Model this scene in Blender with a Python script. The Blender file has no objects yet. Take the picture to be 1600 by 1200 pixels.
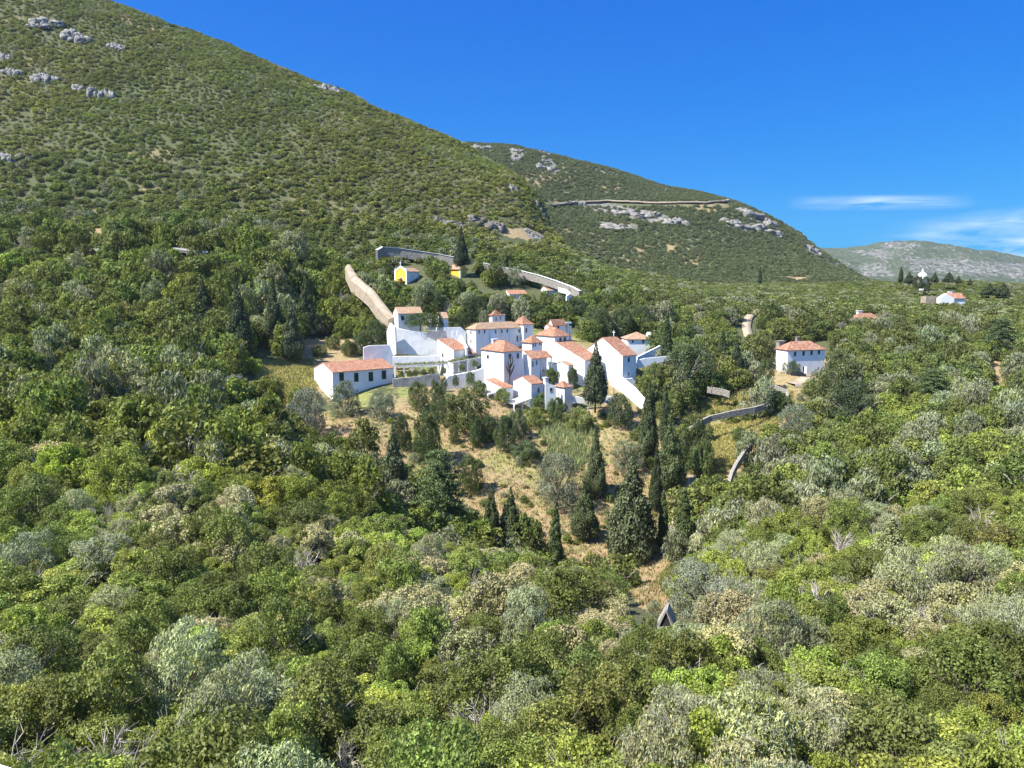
import bpy, math, random
import numpy as np
from mathutils import Vector
random.seed(7)
S = bpy.context.scene
COL = S.collection
# ---------------------------------------------------------------- camera, sky, sun, exposure
FPX, PITCH, HZ = 1150.0, math.atan(160 / 1150.0), 100.0      # focal length in photo pixels (1600 wide); camera stands at z = 100
cp, sp = math.cos(PITCH), math.sin(PITCH)
cam_d = bpy.data.cameras.new('camera'); cam = bpy.data.objects.new('camera', cam_d); COL.objects.link(cam)
cam.location = (0, 0, HZ); cam.rotation_euler = (math.pi / 2 - PITCH, 0, 0)
cam_d.sensor_width = 36; cam_d.lens = 36 * FPX / 1600; cam_d.clip_start = 0.1; cam_d.clip_end = 30000
S.camera = cam
SUN_AZ, SUN_EL = math.radians(203), math.radians(52)          # azimuth measured from +X towards +Y: sun stands to the left and a little behind the viewer
sd = Vector((math.cos(SUN_AZ) * math.cos(SUN_EL), math.sin(SUN_AZ) * math.cos(SUN_EL), math.sin(SUN_EL)))
sl = bpy.data.lights.new('sun', 'SUN'); sl.energy = 5.0; sl.angle = math.radians(0.5); sl.color = (1, 0.955, 0.87)
so = bpy.data.objects.new('sun', sl); COL.objects.link(so); so.rotation_euler = sd.to_track_quat('Z', 'Y').to_euler()
W = bpy.data.worlds.new('World'); S.world = W; W.use_nodes = True
nt = W.node_tree; nt.nodes.clear()
N = nt.nodes.new; L = nt.links.new
sky = N('ShaderNodeTexSky'); sky.sky_type = 'NISHITA'; sky.sun_disc = False
sky.sun_elevation = SUN_EL; sky.sun_rotation = math.pi / 2 - SUN_AZ
sky.altitude = 0; sky.air_density = 1.0; sky.dust_density = 0.35; sky.ozone_density = 3.0
# thin cirrus, laid out by compass direction
tc = N('ShaderNodeTexCoord'); sx = N('ShaderNodeSeparateXYZ'); L(tc.outputs['Generated'], sx.inputs[0])
def M(op, a, b=None, c=None, clamp=False):
    n = N('ShaderNodeMath'); n.operation = op; n.use_clamp = clamp
    for i, v in enumerate((a, b, c)):
        if v is None: continue
        if isinstance(v, (int, float)): n.inputs[i].default_value = v
        else: L(v, n.inputs[i])
    return n.outputs[0]
# deep blue summer sky: one tone curve per channel over the Sky Texture
EXPO = 1.2
sp3 = N('ShaderNodeSeparateColor'); L(sky.outputs[0], sp3.inputs[0]); cb3 = N('ShaderNodeCombineColor')
for i, (gn, pw) in enumerate(((.07, 1.465), (.50, .85), (.996, .334))):
    L(M('MULTIPLY', M('POWER', M('MULTIPLY', sp3.outputs[i], .1275), pw), gn / 2 ** EXPO / .12), cb3.inputs[i])
U = M('DIVIDE', sx.outputs[0], sx.outputs[1]); E = M('DIVIDE', sx.outputs[2], sx.outputs[1])
cmb = N('ShaderNodeCombineXYZ'); L(M('MULTIPLY', U, 5), cmb.inputs[0]); L(M('MULTIPLY', E, 42), cmb.inputs[1])
nz = N('ShaderNodeTexNoise'); nz.inputs['Scale'].default_value = 1.3; nz.inputs['Detail'].default_value = 7; nz.inputs['Roughness'].default_value = .6; nz.inputs['Distortion'].default_value = .6
L(cmb.outputs[0], nz.inputs['Vector'])
def bump(v, c, w): return M('SUBTRACT', 1, M('MULTIPLY', M('ABSOLUTE', M('SUBTRACT', v, c)), 1 / w), None, True)
def wisp(uc, uw, ec, ew, slope, amp):
    e0 = M('SUBTRACT', E, M('MULTIPLY', M('SUBTRACT', U, uc), slope))
    return M('MULTIPLY', M('MULTIPLY', bump(U, uc, uw), bump(e0, ec, ew)), amp)
NZC = M('MULTIPLY', M('SUBTRACT', nz.outputs[0], .36), 3.2, None, True)
cl = None
for a in ((.49, .13, .104, .011, .01, 1.5), (.66, .17, .080, .020, .13, 1.2), (.72, .26, .046, .030, .02, 1.7), (1.1, .4, .10, .05, .1, .8)):
    w = wisp(*a); cl = w if cl is None else M('ADD', cl, w)
cf = M('MULTIPLY', M('MULTIPLY', cl, NZC), .9, None, True)
cf = M('MULTIPLY', cf, M('GREATER_THAN', sx.outputs[1], 0))
mx = N('ShaderNodeMix'); mx.data_type = 'RGBA'; L(cf, mx.inputs['Factor']); # overhead and behind the viewer: brighter bluer sky, added as fill for the shade
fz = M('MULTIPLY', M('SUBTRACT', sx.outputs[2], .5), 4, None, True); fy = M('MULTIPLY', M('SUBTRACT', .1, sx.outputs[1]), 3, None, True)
fill_sky = N('ShaderNodeMix'); fill_sky.data_type = 'RGBA'; fill_sky.blend_type = 'MULTIPLY'; fill_sky.inputs['Factor'].default_value = 1; L(sky.outputs[0], fill_sky.inputs['A']); fill_sky.inputs['B'].default_value = (.72, 1.0, 1.25, 1)
m2 = N('ShaderNodeMix'); m2.data_type = 'RGBA'; L(M('MAXIMUM', M('MULTIPLY', fz, .8), M('MULTIPLY', fy, .25)), m2.inputs['Factor']); L(cb3.outputs[0], m2.inputs['A']); L(fill_sky.outputs['Result'], m2.inputs['B']); L(m2.outputs['Result'], mx.inputs['A'])
mx.inputs['B'].default_value = (2.9, 3.7, 4.1, 1)
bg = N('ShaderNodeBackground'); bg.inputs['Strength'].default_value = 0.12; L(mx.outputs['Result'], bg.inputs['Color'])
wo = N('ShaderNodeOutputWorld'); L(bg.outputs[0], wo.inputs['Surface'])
S.view_settings.view_transform = 'Standard'; S.view_settings.look = 'None'; S.view_settings.gamma = 1; S.view_settings.use_curve_mapping = False
S.view_settings.exposure = EXPO
S.cycles.max_bounces = 5; S.cycles.diffuse_bounces = 3; S.cycles.glossy_bounces = 1; S.cycles.transmission_bounces = 3; S.cycles.transparent_max_bounces = 4
S.cycles.caustics_reflective = False; S.cycles.caustics_refractive = False; S.cycles.use_denoising = True
# ---------------------------------------------------------------- pixels of the photo <-> points of the place
def ray(px, py):
    x = (px - 800) / FPX; y = -(py - 600) / FPX
    return x, cp + y * sp, -sp + y * cp
def at(px, py, Y):
    x, dy, dz = ray(px, py); t = Y / dy
    return Vector((x * t, Y, HZ + dz * t))
def proj(X, Y, Z):
    z = Z - HZ; d = Y * cp - z * sp; v = Y * sp + z * cp
    return 800 + FPX * X / d, 600 - FPX * v / d
# ---------------------------------------------------------------- value noise
_rng = np.random.RandomState(3); _lat = _rng.rand(256, 256)
def vnoise(x, y):
    xi = np.floor(x).astype(int); yi = np.floor(y).astype(int); fx = x - xi; fy = y - yi
    fx = fx * fx * (3 - 2 * fx); fy = fy * fy * (3 - 2 * fy)
    g = lambda i, j: _lat[(xi + i) % 256, (yi + j) % 256]
    return (g(0, 0) * (1 - fx) + g(1, 0) * fx) * (1 - fy) + (g(0, 1) * (1 - fx) + g(1, 1) * fx) * fy
def fbm(x, y, o=4):
    s = 0; a = .5
    for i in range(o):
        s = s + a * (vnoise(x + 17.3 * i, y + 5.1 * i) - .5); x = x * 2.03; y = y * 2.03; a *= .5
    return s
# ---------------------------------------------------------------- terrain sheets (height from control points seen in the photo)
def solve(ctrl, ku=3.0, ky=2.0, lam=1e-5):
    P = []; V = []
    for c in ctrl:
        px, py, Y = c[:3]; drop = c[3] if len(c) > 3 else 0
        p = at(px, py, Y); P.append((p.x / Y * ku, math.log(Y) * ky)); V.append((p.z - HZ - drop) / Y)
    P = np.array(P); V = np.array(V); n = len(P)
    d = np.linalg.norm(P[:, None] - P[None], axis=2); K = np.where(d > 0, d * d * np.log(d + 1e-12), 0) + lam * np.eye(n)
    A = np.zeros((n + 3, n + 3)); A[:n, :n] = K; A[:n, n] = 1; A[:n, n + 1:] = P; A[n, :n] = 1; A[n + 1:, :n] = P.T
    w = np.linalg.solve(A, np.concatenate([V, [0, 0, 0]]))
    def h(X, Y):
        X = np.asarray(X, float); Y = np.asarray(Y, float); sh = X.shape; x = X.ravel(); y = Y.ravel()
        out = np.empty(len(x))
        for s0 in range(0, len(x), 20000):
            q = np.stack([x[s0:s0 + 20000] / y[s0:s0 + 20000] * ku, np.log(y[s0:s0 + 20000]) * ky], 1)
            r = np.linalg.norm(q[:, None] - P[None], axis=2)
            out[s0:s0 + 20000] = np.where(r > 0, r * r * np.log(r + 1e-12), 0) @ w[:n] + w[n] + q @ w[n + 1:]
        return (HZ + out * y).reshape(sh)
    return h
CA = []
def row(Y, drop, *pp):
    for px, py in pp: CA.append((px, py, Y, drop))
row(10, 3, (-600, 1500), (200, 1520), (800, 1520), (1400, 1520), (2200, 1500))
row(26, 4, (-400, 1190), (0, 1190), (400, 1200), (800, 1200), (1200, 1200), (1600, 1190), (2000, 1180))
row(46, 4, (-300, 1010), (0, 1000), (400, 1010), (800, 1020), (1200, 1020), (1600, 1000), (1900, 980))
row(75, 4.5, (-300, 860), (0, 850), (250, 830), (500, 870), (760, 885), (950, 905), (1150, 915), (1350, 880), (1600, 850), (1900, 830))
row(105, 4.5, (-300, 740), (0, 730), (250, 735), (450, 755), (600, 800))
row(125, 0, (760, 875), (870, 905), (980, 905), (1050, 890), (690, 850))
row(110, 4, (1200, 800), (1400, 780), (1600, 750), (1900, 730))
row(140, 5, (-300, 640), (0, 640), (200, 640), (380, 680), (1200, 740), (1400, 700), (1600, 670), (1900, 650))
row(155, 0, (560, 725), (700, 770), (850, 780), (960, 790), (1060, 790))
row(175, 0, (450, 665), (560, 665), (700, 685), (850, 690), (960, 690), (1060, 700), (1130, 710))
row(175, 5, (1300, 660), (1500, 620), (1800, 610))
row(185, 5, (-300, 560), (0, 545), (200, 555), (370, 580))
row(196, 0, (480, 618), (521, 626), (620, 620), (700, 618), (760, 618), (830, 630), (900, 632), (960, 628), (1010, 640), (1080, 660), (1160, 650), (1230, 630))
row(212, 0, (470, 575), (560, 585), (650, 592), (740, 598), (800, 592), (880, 588), (960, 585), (1010, 588), (1060, 600), (1140, 605), (1240, 590))
row(232, 0, (500, 545), (590, 545), (650, 548), (740, 555), (810, 545), (880, 540), (960, 552), (1020, 560), (1100, 560), (1180, 560), (1270, 575))
row(240, 5, (-300, 460), (0, 460), (200, 455), (400, 470))
row(250, 4, (500, 500), (620, 495), (700, 495), (800, 498), (880, 505), (980, 520), (1100, 520), (1200, 525), (1400, 530), (1650, 530), (1900, 520))
row(275, 3, (540, 440), (625, 438), (700, 440), (800, 455), (900, 465), (1000, 480))
row(275, 0, (-300, 390), (0, 388), (150, 386), (280, 386), (420, 400))
row(300, 3, (520, 410), (600, 400), (700, 405), (800, 418), (900, 440), (1000, 455), (1200, 480), (1400, 490), (1700, 490), (2000, 480))
row(335, 3, (-300, 320), (0, 322), (200, 330), (400, 345), (600, 355), (740, 372))
row(380, 2, (-300, 220), (0, 235), (200, 250), (400, 270), (600, 300), (740, 340), (820, 366), (900, 400))
row(380, 4, (1000, 432), (1200, 452), (1400, 465), (1700, 468), (2000, 460))
row(430, 2, (-300, 120), (0, 140), (200, 165), (400, 190), (600, 235), (740, 275), (815, 300))
row(460, 2, (850, 335), (868, 385), (900, 405))
row(480, 4, (1000, 425), (1200, 442), (1400, 440), (1500, 436), (1700, 438), (2000, 430))
row(500, 2, (-300, 0), (0, 40), (200, 65), (400, 110), (600, 178), (700, 222), (770, 250), (830, 288), (850, 318), (870, 392))
row(560, 2, (-400, -100), (-200, -60), (0, -45), (100, -12), (200, 14), (300, 45), (400, 82), (480, 120), (540, 141), (600, 173))
row(600, 2, (700, 224), (780, 275), (850, 375))
row(600, 4, (920, 435), (1000, 440), (1150, 445), (1300, 442), (1450, 450), (1700, 450), (2000, 440))
row(720, 2, (-300, 40), (0, 40), (200, 90), (400, 160), (600, 260), (750, 330), (900, 450), (1100, 470), (1400, 475), (1700, 475), (2000, 470))
row(950, 2, (-300, 200), (0, 220), (400, 300), (700, 420), (1000, 490), (1400, 490), (2000, 490))
_hA = solve(CA)
def ground(X, Y):
    X = np.asarray(X, float); Y = np.asarray(Y, float)
    z = _hA(X, Y)
    a = np.clip((Y - 260) / 200, 0, 1); b = np.clip((Y - 20) / 60, 0, 1) * (1 - a)
    return z + a * (7 * fbm(X / 60, Y / 60, 4) + 2.0 * fbm(X / 12, Y / 12, 3)) + b * 1.2 * fbm(X / 18 + 40, Y / 18, 3)
def gz(x, y): return float(ground(np.array([x]), np.array([y]))[0])
CB = []
def rowb(Y, *pp):
    for px, py in pp: CB.append((px, py, Y))
rowb(560, (500, 470), (800, 455), (950, 452), (1100, 455), (1300, 462), (1500, 475), (1900, 480))
rowb(640, (500, 420), (700, 420), (850, 410), (950, 420), (1100, 428), (1200, 436), (1320, 440), (1420, 452), (1900, 480))
rowb(780, (600, 330), (750, 330), (900, 345), (1050, 362), (1150, 380), (1250, 400), (1310, 428), (1400, 450), (1600, 470))
rowb(880, (650, 290), (800, 290), (900, 316), (1000, 320), (1120, 322), (1180, 345), (1240, 376), (1300, 414), (1360, 445), (1600, 470))
rowb(960, (650, 262), (800, 262), (950, 290), (1100, 312), (1155, 322), (1200, 340), (1250, 370), (1295, 404), (1350, 440), (1500, 465))
rowb(1080, (400, 260), (600, 240), (700, 228), (770, 228), (850, 240), (950, 264), (1050, 295), (1125, 312), (1190, 345), (1240, 378), (1290, 405), (1340, 440), (1500, 470))
rowb(1400, (400, 300), (700, 290), (900, 310), (1100, 360), (1300, 450), (1600, 480))
_hB = solve(CB)
def groundB(X, Y):
    return _hB(X, Y) + 13 * fbm(X / 90 + 9, Y / 90, 5) * np.clip((Y - 600) / 200, 0, 1)
CC = []
for px, e in ((600, 420), (900, 410), (1150, 398), (1260, 390), (1300, 389), (1345, 386), (1375, 381), (1405, 378), (1430, 379.5), (1470, 384), (1500, 389), (1550, 397), (1600, 407), (1700, 425), (1900, 445), (2300, 450)):
    CC.append((px, e, 2500)); CC.append((px, e + (440 - e) * .45, 2150)); CC.append((px, max(e + (455 - e) * .85, e + 8), 1850)); CC.append((px, 476, 1500)); CC.append((px, 462, 3600))
_hC = solve(CC)
def groundC(X, Y): return _hC(X, Y) + 30 * fbm(X / 170 + 3, Y / 170, 5) + 18 * np.abs(fbm(X / 60 + 30, Y / 60, 4)) * 2 * np.clip((Y - 1500) / 300, 0, 1)
# ---------------------------------------------------------------- materials
def mat(name, rough=.9):
    m = bpy.data.materials.new(name); m.use_nodes = True; t = m.node_tree; t.nodes.clear()
    b = t.nodes.new('ShaderNodeBsdfPrincipled'); b.inputs['Roughness'].default_value = rough; b.inputs['Specular IOR Level'].default_value = .2
    o = t.nodes.new('ShaderNodeOutputMaterial'); t.links.new(b.outputs[0], o.inputs['Surface'])
    return m, t, b, o
class G:
    """small helper for building node graphs"""
    def __init__(s, t): s.t = t
    def n(s, typ, **k):
        x = s.t.nodes.new(typ)
        for a, v in k.items(): setattr(x, a, v)
        return x
    def l(s, a, b): s.t.links.new(a, b)
    def m(s, op, a, b=None, c=None, clamp=False):
        n = s.n('ShaderNodeMath', operation=op); n.use_clamp = clamp
        for i, v in enumerate((a, b, c)):
            if v is None: continue
            if isinstance(v, (int, float)): n.inputs[i].default_value = v
            else: s.l(v, n.inputs[i])
        return n.outputs[0]
    def noise(s, scale, detail=4, rough=.55, vec=None, dist=0):
        n = s.n('ShaderNodeTexNoise'); n.inputs['Scale'].default_value = scale; n.inputs['Detail'].default_value = detail
        n.inputs['Roughness'].default_value = rough; n.inputs['Distortion'].default_value = dist
        if vec is not None: s.l(vec, n.inputs['Vector'])
        return n.outputs[0]
    def mix(s, f, a, b, mode='MIX'):
        n = s.n('ShaderNodeMix', data_type='RGBA', blend_type=mode)
        for k, v in (('Factor', f), ('A', a), ('B', b)):
            i = n.inputs[k]
            if isinstance(v, (int, float)): i.default_value = v
            elif isinstance(v, tuple): i.default_value = (*v, 1)
            else: s.l(v, i)
        return n.outputs['Result']
    def step(s, v, c, w=.1): return s.m('DIVIDE', s.m('SUBTRACT', v, c - w), 2 * w, None, True)
    def bump(s, h, bsdf, strength=.5, dist=.1):
        n = s.n('ShaderNodeBump'); n.inputs['Strength'].default_value = strength; n.inputs['Distance'].default_value = dist
        s.l(h, n.inputs['Height']); s.l(n.outputs[0], bsdf.inputs['Normal'])
def objco(g): return g.n('ShaderNodeTexCoord').outputs['Object']

def terrain_mat(name, scrubs, k=1.0, ragged=1.2):
    m, t, b, o = mat(name); g = G(t); co = objco(g)
    at_ = g.n('ShaderNodeAttribute', attribute_name='cover'); sep = g.n('ShaderNodeSeparateColor'); g.l(at_.outputs['Color'], sep.inputs[0])
    n1 = g.noise(.08 * k, 5, .6, co); n2 = g.noise(.9 * k, 4, .6, co); n3 = g.noise(5 * k, 3, .6, co)
    base = g.mix(g.step(n1, .5, .12), scrubs[0], scrubs[1]); base = g.mix(g.step(n2, .55, .1), base, scrubs[2])
    straw = g.mix(g.step(n2, .5, .15), (.33, .25, .125), (.25, .16, .09)); straw = g.mix(g.m('MULTIPLY', g.step(n1, .52, .08), .8), straw, (.31, .18, .10)); straw = g.mix(g.m('MULTIPLY', g.step(n3, .5, .2), .55), straw, (.40, .33, .18))
    straw = g.mix(g.m('MULTIPLY', g.step(g.noise(.35, 3, .5, co), .58, .08), .6), straw, (.17, .18, .06))
    rockc = g.mix(g.step(g.noise(.5 * k, 6, .7, co), .5, .12), (.13, .12, .115), (.27, .25, .235))
    green = g.mix(g.step(n3, .5, .2), (.15, .19, .05), (.29, .27, .09))
    e = g.m('MULTIPLY', g.m('SUBTRACT', n2, .5), ragged)
    def msk(s): return g.step(g.m('ADD', s, e), .5, .12)
    c = g.mix(msk(sep.outputs[0]), base, straw); c = g.mix(msk(sep.outputs[2]), c, green); c = g.mix(msk(sep.outputs[1]), c, rockc)
    g.l(c, b.inputs['Base Color']); g.bump(g.m('ADD', n2, g.m('MULTIPLY', n3, .5)), b, .9, .5 / k)
    return m
M_GROUND = terrain_mat('hillside soil', ((.066, .080, .032), (.085, .095, .040), (.11, .108, .052)))
M_MOUNT = terrain_mat('mountain scrub soil', ((.085, .10, .048), (.105, .115, .055), (.13, .125, .068)), .3, 2.0)
M_FAR = terrain_mat('far hill cover', ((.055, .078, .045), (.068, .088, .052), (.085, .095, .06)), .10, 3.4)

def leaf_mat(name, second, share, transl=.36, dark=.32):
    m, t, b, o = mat(name, .65); g = G(t)
    a = g.n('ShaderNodeAttribute', attribute_name='tint', attribute_type='INSTANCER')
    f = g.n('ShaderNodeAttribute', attribute_name='leaf')
    v = g.m('ADD', g.m('MULTIPLY', f.outputs['Fac'], 1.62 - dark), dark)
    vv = g.n('ShaderNodeCombineXYZ'); [g.l(v, vv.inputs[i]) for i in range(3)]
    c = g.mix(1.0, a.outputs['Color'], vv.outputs[0], 'MULTIPLY')
    h = g.m('FRACT', g.m('MULTIPLY', f.outputs['Fac'], 37.7))
    c = g.mix(g.m('MULTIPLY', g.m('LESS_THAN', h, share), .85), c, second)
    g.l(c, b.inputs['Base Color']); b.inputs['Specular IOR Level'].default_value = .35
    tr = g.n('ShaderNodeBsdfTranslucent'); g.l(g.mix(.5, c, (.16, .19, .02)), tr.inputs['Color'])
    ms = g.n('ShaderNodeMixShader'); ms.inputs[0].default_value = transl
    g.l(b.outputs[0], ms.inputs[1]); g.l(tr.outputs[0], ms.inputs[2]); g.l(ms.outputs[0], o.inputs['Surface'])
    return m
M_LEAF = leaf_mat('evergreen leaves', (.15, .17, .05), .12)
M_OLIVE = leaf_mat('olive leaves', (.27, .29, .21), .3, .2)
M_BLOOM = leaf_mat('leaves with dry seed heads', (.41, .38, .22), .30, .2)
M_NEEDLE = leaf_mat('conifer needles', (.10, .12, .04), .15, .12, .5)
def flat(name, col, col2=None, scale=3, rough=.9, bump=0, thr=.5):
    m, t, b, o = mat(name, rough); g = G(t)
    n = g.noise(scale, 5, .6, objco(g))
    c = g.mix(g.step(n, thr, .15), col, col2 or tuple(x * .75 for x in col))
    g.l(c, b.inputs['Base Color'])
    if bump: g.bump(n, b, .6, bump)
    return m
M_BARK = flat('bark', (.16, .13, .10), (.09, .075, .06), 4, .95, .05)
M_TWIG = flat('bleached twigs', (.46, .42, .36), (.30, .27, .23), 3)
M_WHITE = flat('limewashed wall', (.77, .77, .76), (.60, .60, .59), .45, .85, .02, .66)
M_OLDWHITE = flat('weathered limewash', (.76, .755, .74), (.58, .57, .56), .5, .9, .04, .60)
M_GREYW = flat('stained terrace wall', (.40, .39, .38), (.20, .195, .19), .45, .95, .05)
M_STONE = flat('dry stone', (.36, .33, .28), (.17, .155, .13), 2.6, .95, .3)
M_CLIFF = flat('dark cliff rock', (.20, .18, .16), (.10, .09, .08), .6, .95, .5)  # darker than the limestone: shade under the overhang is put into the colour
M_ROCK = flat('limestone', (.29, .28, .26), (.14, .135, .125), .8, .95, .4)
M_ROCKB = flat('far limestone', (.30, .28, .26), (.15, .145, .13), .35, .95, 1.0)
M_PAVE = flat('beige path stones', (.38, .31, .23), (.27, .22, .16), .7, .95, .12)
M_YELLOW = flat('yellow ochre plaster', (.80, .50, .07), (.72, .43, .06), 1)
M_RED = flat('red door paint', (.42, .06, .03), None, 2, .6)
M_FRAME = flat('green window frame paint', (.10, .15, .10), None, 3, .6)
M_STONEFR = flat('stone window surround', (.45, .43, .40), None, 3)
M_PANE, _t, _b, _o = mat('window glass', .15); _b.inputs['Base Color'].default_value = (.025, .03, .035, 1)
M_DARK = flat('dark opening', (.03, .03, .03), None, 2)
M_WOOD = flat('silvered timber', (.36, .33, .30), (.24, .22, .19), 6)
M_CAR, _t, _b, _o = mat('dark car paint', .25); _b.inputs['Base Color'].default_value = (.03, .035, .04, 1)
M_TYRE = flat('tyre rubber', (.03, .03, .03), None, 2)
M_METAL = flat('galvanised rail', (.55, .55, .54), None, 4, .5)
M_TARMAC = flat('road surface', (.30, .27, .24), (.22, .20, .18), 2)
M_SLAT = flat('grey pergola slats', (.45, .45, .44), (.34, .34, .34), 3)
def tile_mat(name, c1, c2, c3):
    m, t, b, o = mat(name, .9); g = G(t); uv = g.n('ShaderNodeTexCoord').outputs['UV']; s = g.n('ShaderNodeSeparateXYZ'); g.l(uv, s.inputs[0])
    col = g.m('FLOOR', g.m('DIVIDE', s.outputs[0], .28)); rw = g.m('FLOOR', g.m('DIVIDE', s.outputs[1], .42))
    cc = g.n('ShaderNodeCombineXYZ'); g.l(col, cc.inputs[0]); g.l(rw, cc.inputs[1])
    wn = g.n('ShaderNodeTexWhiteNoise', noise_dimensions='2D'); g.l(cc.outputs[0], wn.inputs['Vector'])
    c = g.mix(wn.outputs['Value'], c1, c2); c = g.mix(g.m('MULTIPLY', g.step(g.noise(1.3, 4, .7, objco(g)), .54, .08), .75), c, c3)
    g.l(c, b.inputs['Base Color'])
    w = g.m('ABSOLUTE', g.m('SINE', g.m('MULTIPLY', s.outputs[0], math.pi / .28)))
    g.bump(w, b, .9, .12)
    return m
M_TILE = tile_mat('terracotta tiles', (.40, .18, .105), (.28, .11, .06), (.46, .33, .24))
M_TILEOLD = tile_mat('faded terracotta tiles', (.43, .27, .17), (.33, .18, .105), (.42, .35, .25))

# ---------------------------------------------------------------- mesh + object helpers
def mesh_np(name, v, f, mats=(), fmat=None, leaf=None, smooth=False):
    me = bpy.data.meshes.new(name); v = np.asarray(v, np.float32); f = np.asarray(f, np.int32)
    me.vertices.add(len(v)); me.vertices.foreach_set('co', v.ravel())
    k = f.shape[1]; me.loops.add(f.size); me.loops.foreach_set('vertex_index', f.ravel())
    me.polygons.add(len(f)); me.polygons.foreach_set('loop_start', np.arange(0, f.size, k, dtype=np.int32))
    for m in mats: me.materials.append(m)
    if fmat is not None: me.polygons.foreach_set('material_index', np.asarray(fmat, np.int32))
    if smooth: me.polygons.foreach_set('use_smooth', np.ones(len(f), bool))
    me.update(calc_edges=True)
    if leaf is not None:
        a = me.attributes.new('leaf', 'FLOAT', 'FACE'); a.data.foreach_set('value', np.asarray(leaf, np.float32))
    return me
def tag(o, label=None, cat=None, group=None, kind=None):
    for k, v in (('label', label), ('category', cat), ('group', group), ('kind', kind)):
        if v: o[k] = v
    return o
def link(name, data, parent=None, loc=None):
    o = bpy.data.objects.new(name, data); COL.objects.link(o)
    if parent is not None: o.parent = parent
    if loc is not None: o.location = loc
    return o
class MB:
    """collects polygons (world coordinates) into one mesh"""
    def __init__(s): s.v = []; s.f = []; s.uv = []
    def poly(s, pts, uv=None):
        n = len(s.v); s.v += [tuple(p) for p in pts]; s.f.append(tuple(range(n, n + len(pts)))); s.uv.append(uv or [(0, 0)] * len(pts)); return s
    def prism(s, pts, ext):
        """closed solid: polygon pts pushed along the vector ext"""
        q = [Vector(p) + ext for p in pts]; n = len(pts)
        s.poly(pts); s.poly(q[::-1])
        for i in range(n): j = (i + 1) % n; s.poly([pts[j], pts[i], q[i], q[j]])
        return s
    def box(s, c, a, b, up=Vector((0, 0, 1))):
        """c corner, a and b edge vectors, up height vector"""
        c = Vector(c); return s.prism([c, c + a, c + a + b, c + b], up)
    def tube(s, pts, rad, n=6):
        pts = [Vector(p) for p in pts]; rings = []
        for i, p in enumerate(pts):
            d = (pts[min(i + 1, len(pts) - 1)] - pts[max(i - 1, 0)]).normalized(); x = d.orthogonal().normalized(); y = d.cross(x)
            r = rad[i] if isinstance(rad, (list, tuple)) else rad
            rings.append([p + (x * math.cos(6.2832 * k / n) + y * math.sin(6.2832 * k / n)) * r for k in range(n)])
        for A, B in zip(rings, rings[1:]):
            for k in range(n): j = (k + 1) % n; s.poly([A[k], A[j], B[j], B[k]])
        s.poly(rings[0][::-1]); s.poly(rings[-1]); return s
    def build(s, name, m, parent=None, origin=None, smooth=False):
        o0 = Vector(origin) if origin is not None else (parent.matrix_world.translation if parent is not None else Vector((0, 0, 0)))
        if origin is None and parent is not None: o0 = Vector(parent['_o'])
        me = bpy.data.meshes.new(name); me.from_pydata([tuple(Vector(p) - o0) for p in s.v], [], s.f); me.materials.append(m)
        ul = me.uv_layers.new(name='uv'); ul.data.foreach_set('uv', [c for f in s.uv for p in f for c in p])
        if smooth: me.polygons.foreach_set('use_smooth', [True] * len(me.polygons))
        o = bpy.data.objects.new(name, me); COL.objects.link(o); o['_o'] = tuple(o0)
        if parent is not None:
            o.parent = parent; po = Vector(parent['_o']); o.location = o0 - po
        else: o.location = o0
        return o
def root(name, loc, label, cat, group=None):
    o = bpy.data.objects.new(name, None); COL.objects.link(o); o.location = loc; o['_o'] = tuple(loc); o.empty_display_size = .5
    return tag(o, label, cat, group)
def hit(px, py, g=None, Y0=12, Y1=900):
    """the point of the hillside seen at a pixel of the photo"""
    g = g or ground; x, dy, dz = ray(px, py); Y = np.exp(np.linspace(math.log(Y0), math.log(Y1), 900)); t = Y / dy
    d = HZ + dz * t - g(x * t, Y); i = np.where(d <= 0)[0]
    if not len(i): return None
    i = max(i[0], 1); w = d[i - 1] / (d[i - 1] - d[i] + 1e-9); y = Y[i - 1] + (Y[i] - Y[i - 1]) * w
    return Vector((x * y / dy, y, HZ + dz * y / dy))
def inside(px, py, poly):
    r = np.zeros(np.shape(px), bool); n = len(poly)
    for i in range(n):
        x1, y1 = poly[i]; x2, y2 = poly[(i + 1) % n]
        if y1 == y2: continue
        c = ((y1 > py) != (y2 > py)) & (px < (x2 - x1) * (py - y1) / (y2 - y1) + x1); r ^= c
    return r
# ---------------------------------------------------------------- cover of the land (outlines as seen, laid on the ground)
SLOPE = [(440, 655), (520, 640), (700, 640), (1000, 640), (1045, 660), (1060, 740), (1095, 730), (1140, 690), (1190, 660), (1245, 610), (1262, 625), (1235, 655), (1190, 690), (1150, 745), (1080, 800), (1055, 860), (1052, 975), (1000, 950), (985, 925), (950, 905), (880, 880), (800, 872), (735, 860), (700, 800), (600, 735), (560, 722), (450, 700)]
YARD = [(484, 552), (560, 538), (606, 530), (612, 490), (665, 492), (720, 509), (765, 502), (800, 510), (850, 512), (895, 518), (925, 536), (978, 526), (1028, 526), (1035, 556), (1010, 566), (1016, 645), (900, 655), (700, 645), (520, 650), (484, 610)]
MEADOW = [(385, 562), (490, 562), (500, 600), (470, 640), (430, 640), (405, 600)]
BANK = [(468, 530), (520, 528), (560, 530), (560, 545), (520, 547), (470, 562)]
ORCH = [(1062, 662), (1078, 634), (1140, 612), (1190, 606), (1240, 612), (1240, 640), (1185, 645), (1105, 662), (1075, 692)]
LOWMEAD = [(1105, 665), (1190, 655), (1235, 645), (1200, 680), (1165, 698), (1135, 740), (1080, 760), (1090, 705)]
RHOUSE = [(1195, 560), (1300, 560), (1300, 590), (1262, 612), (1235, 612), (1195, 602), (1185, 585)]
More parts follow.
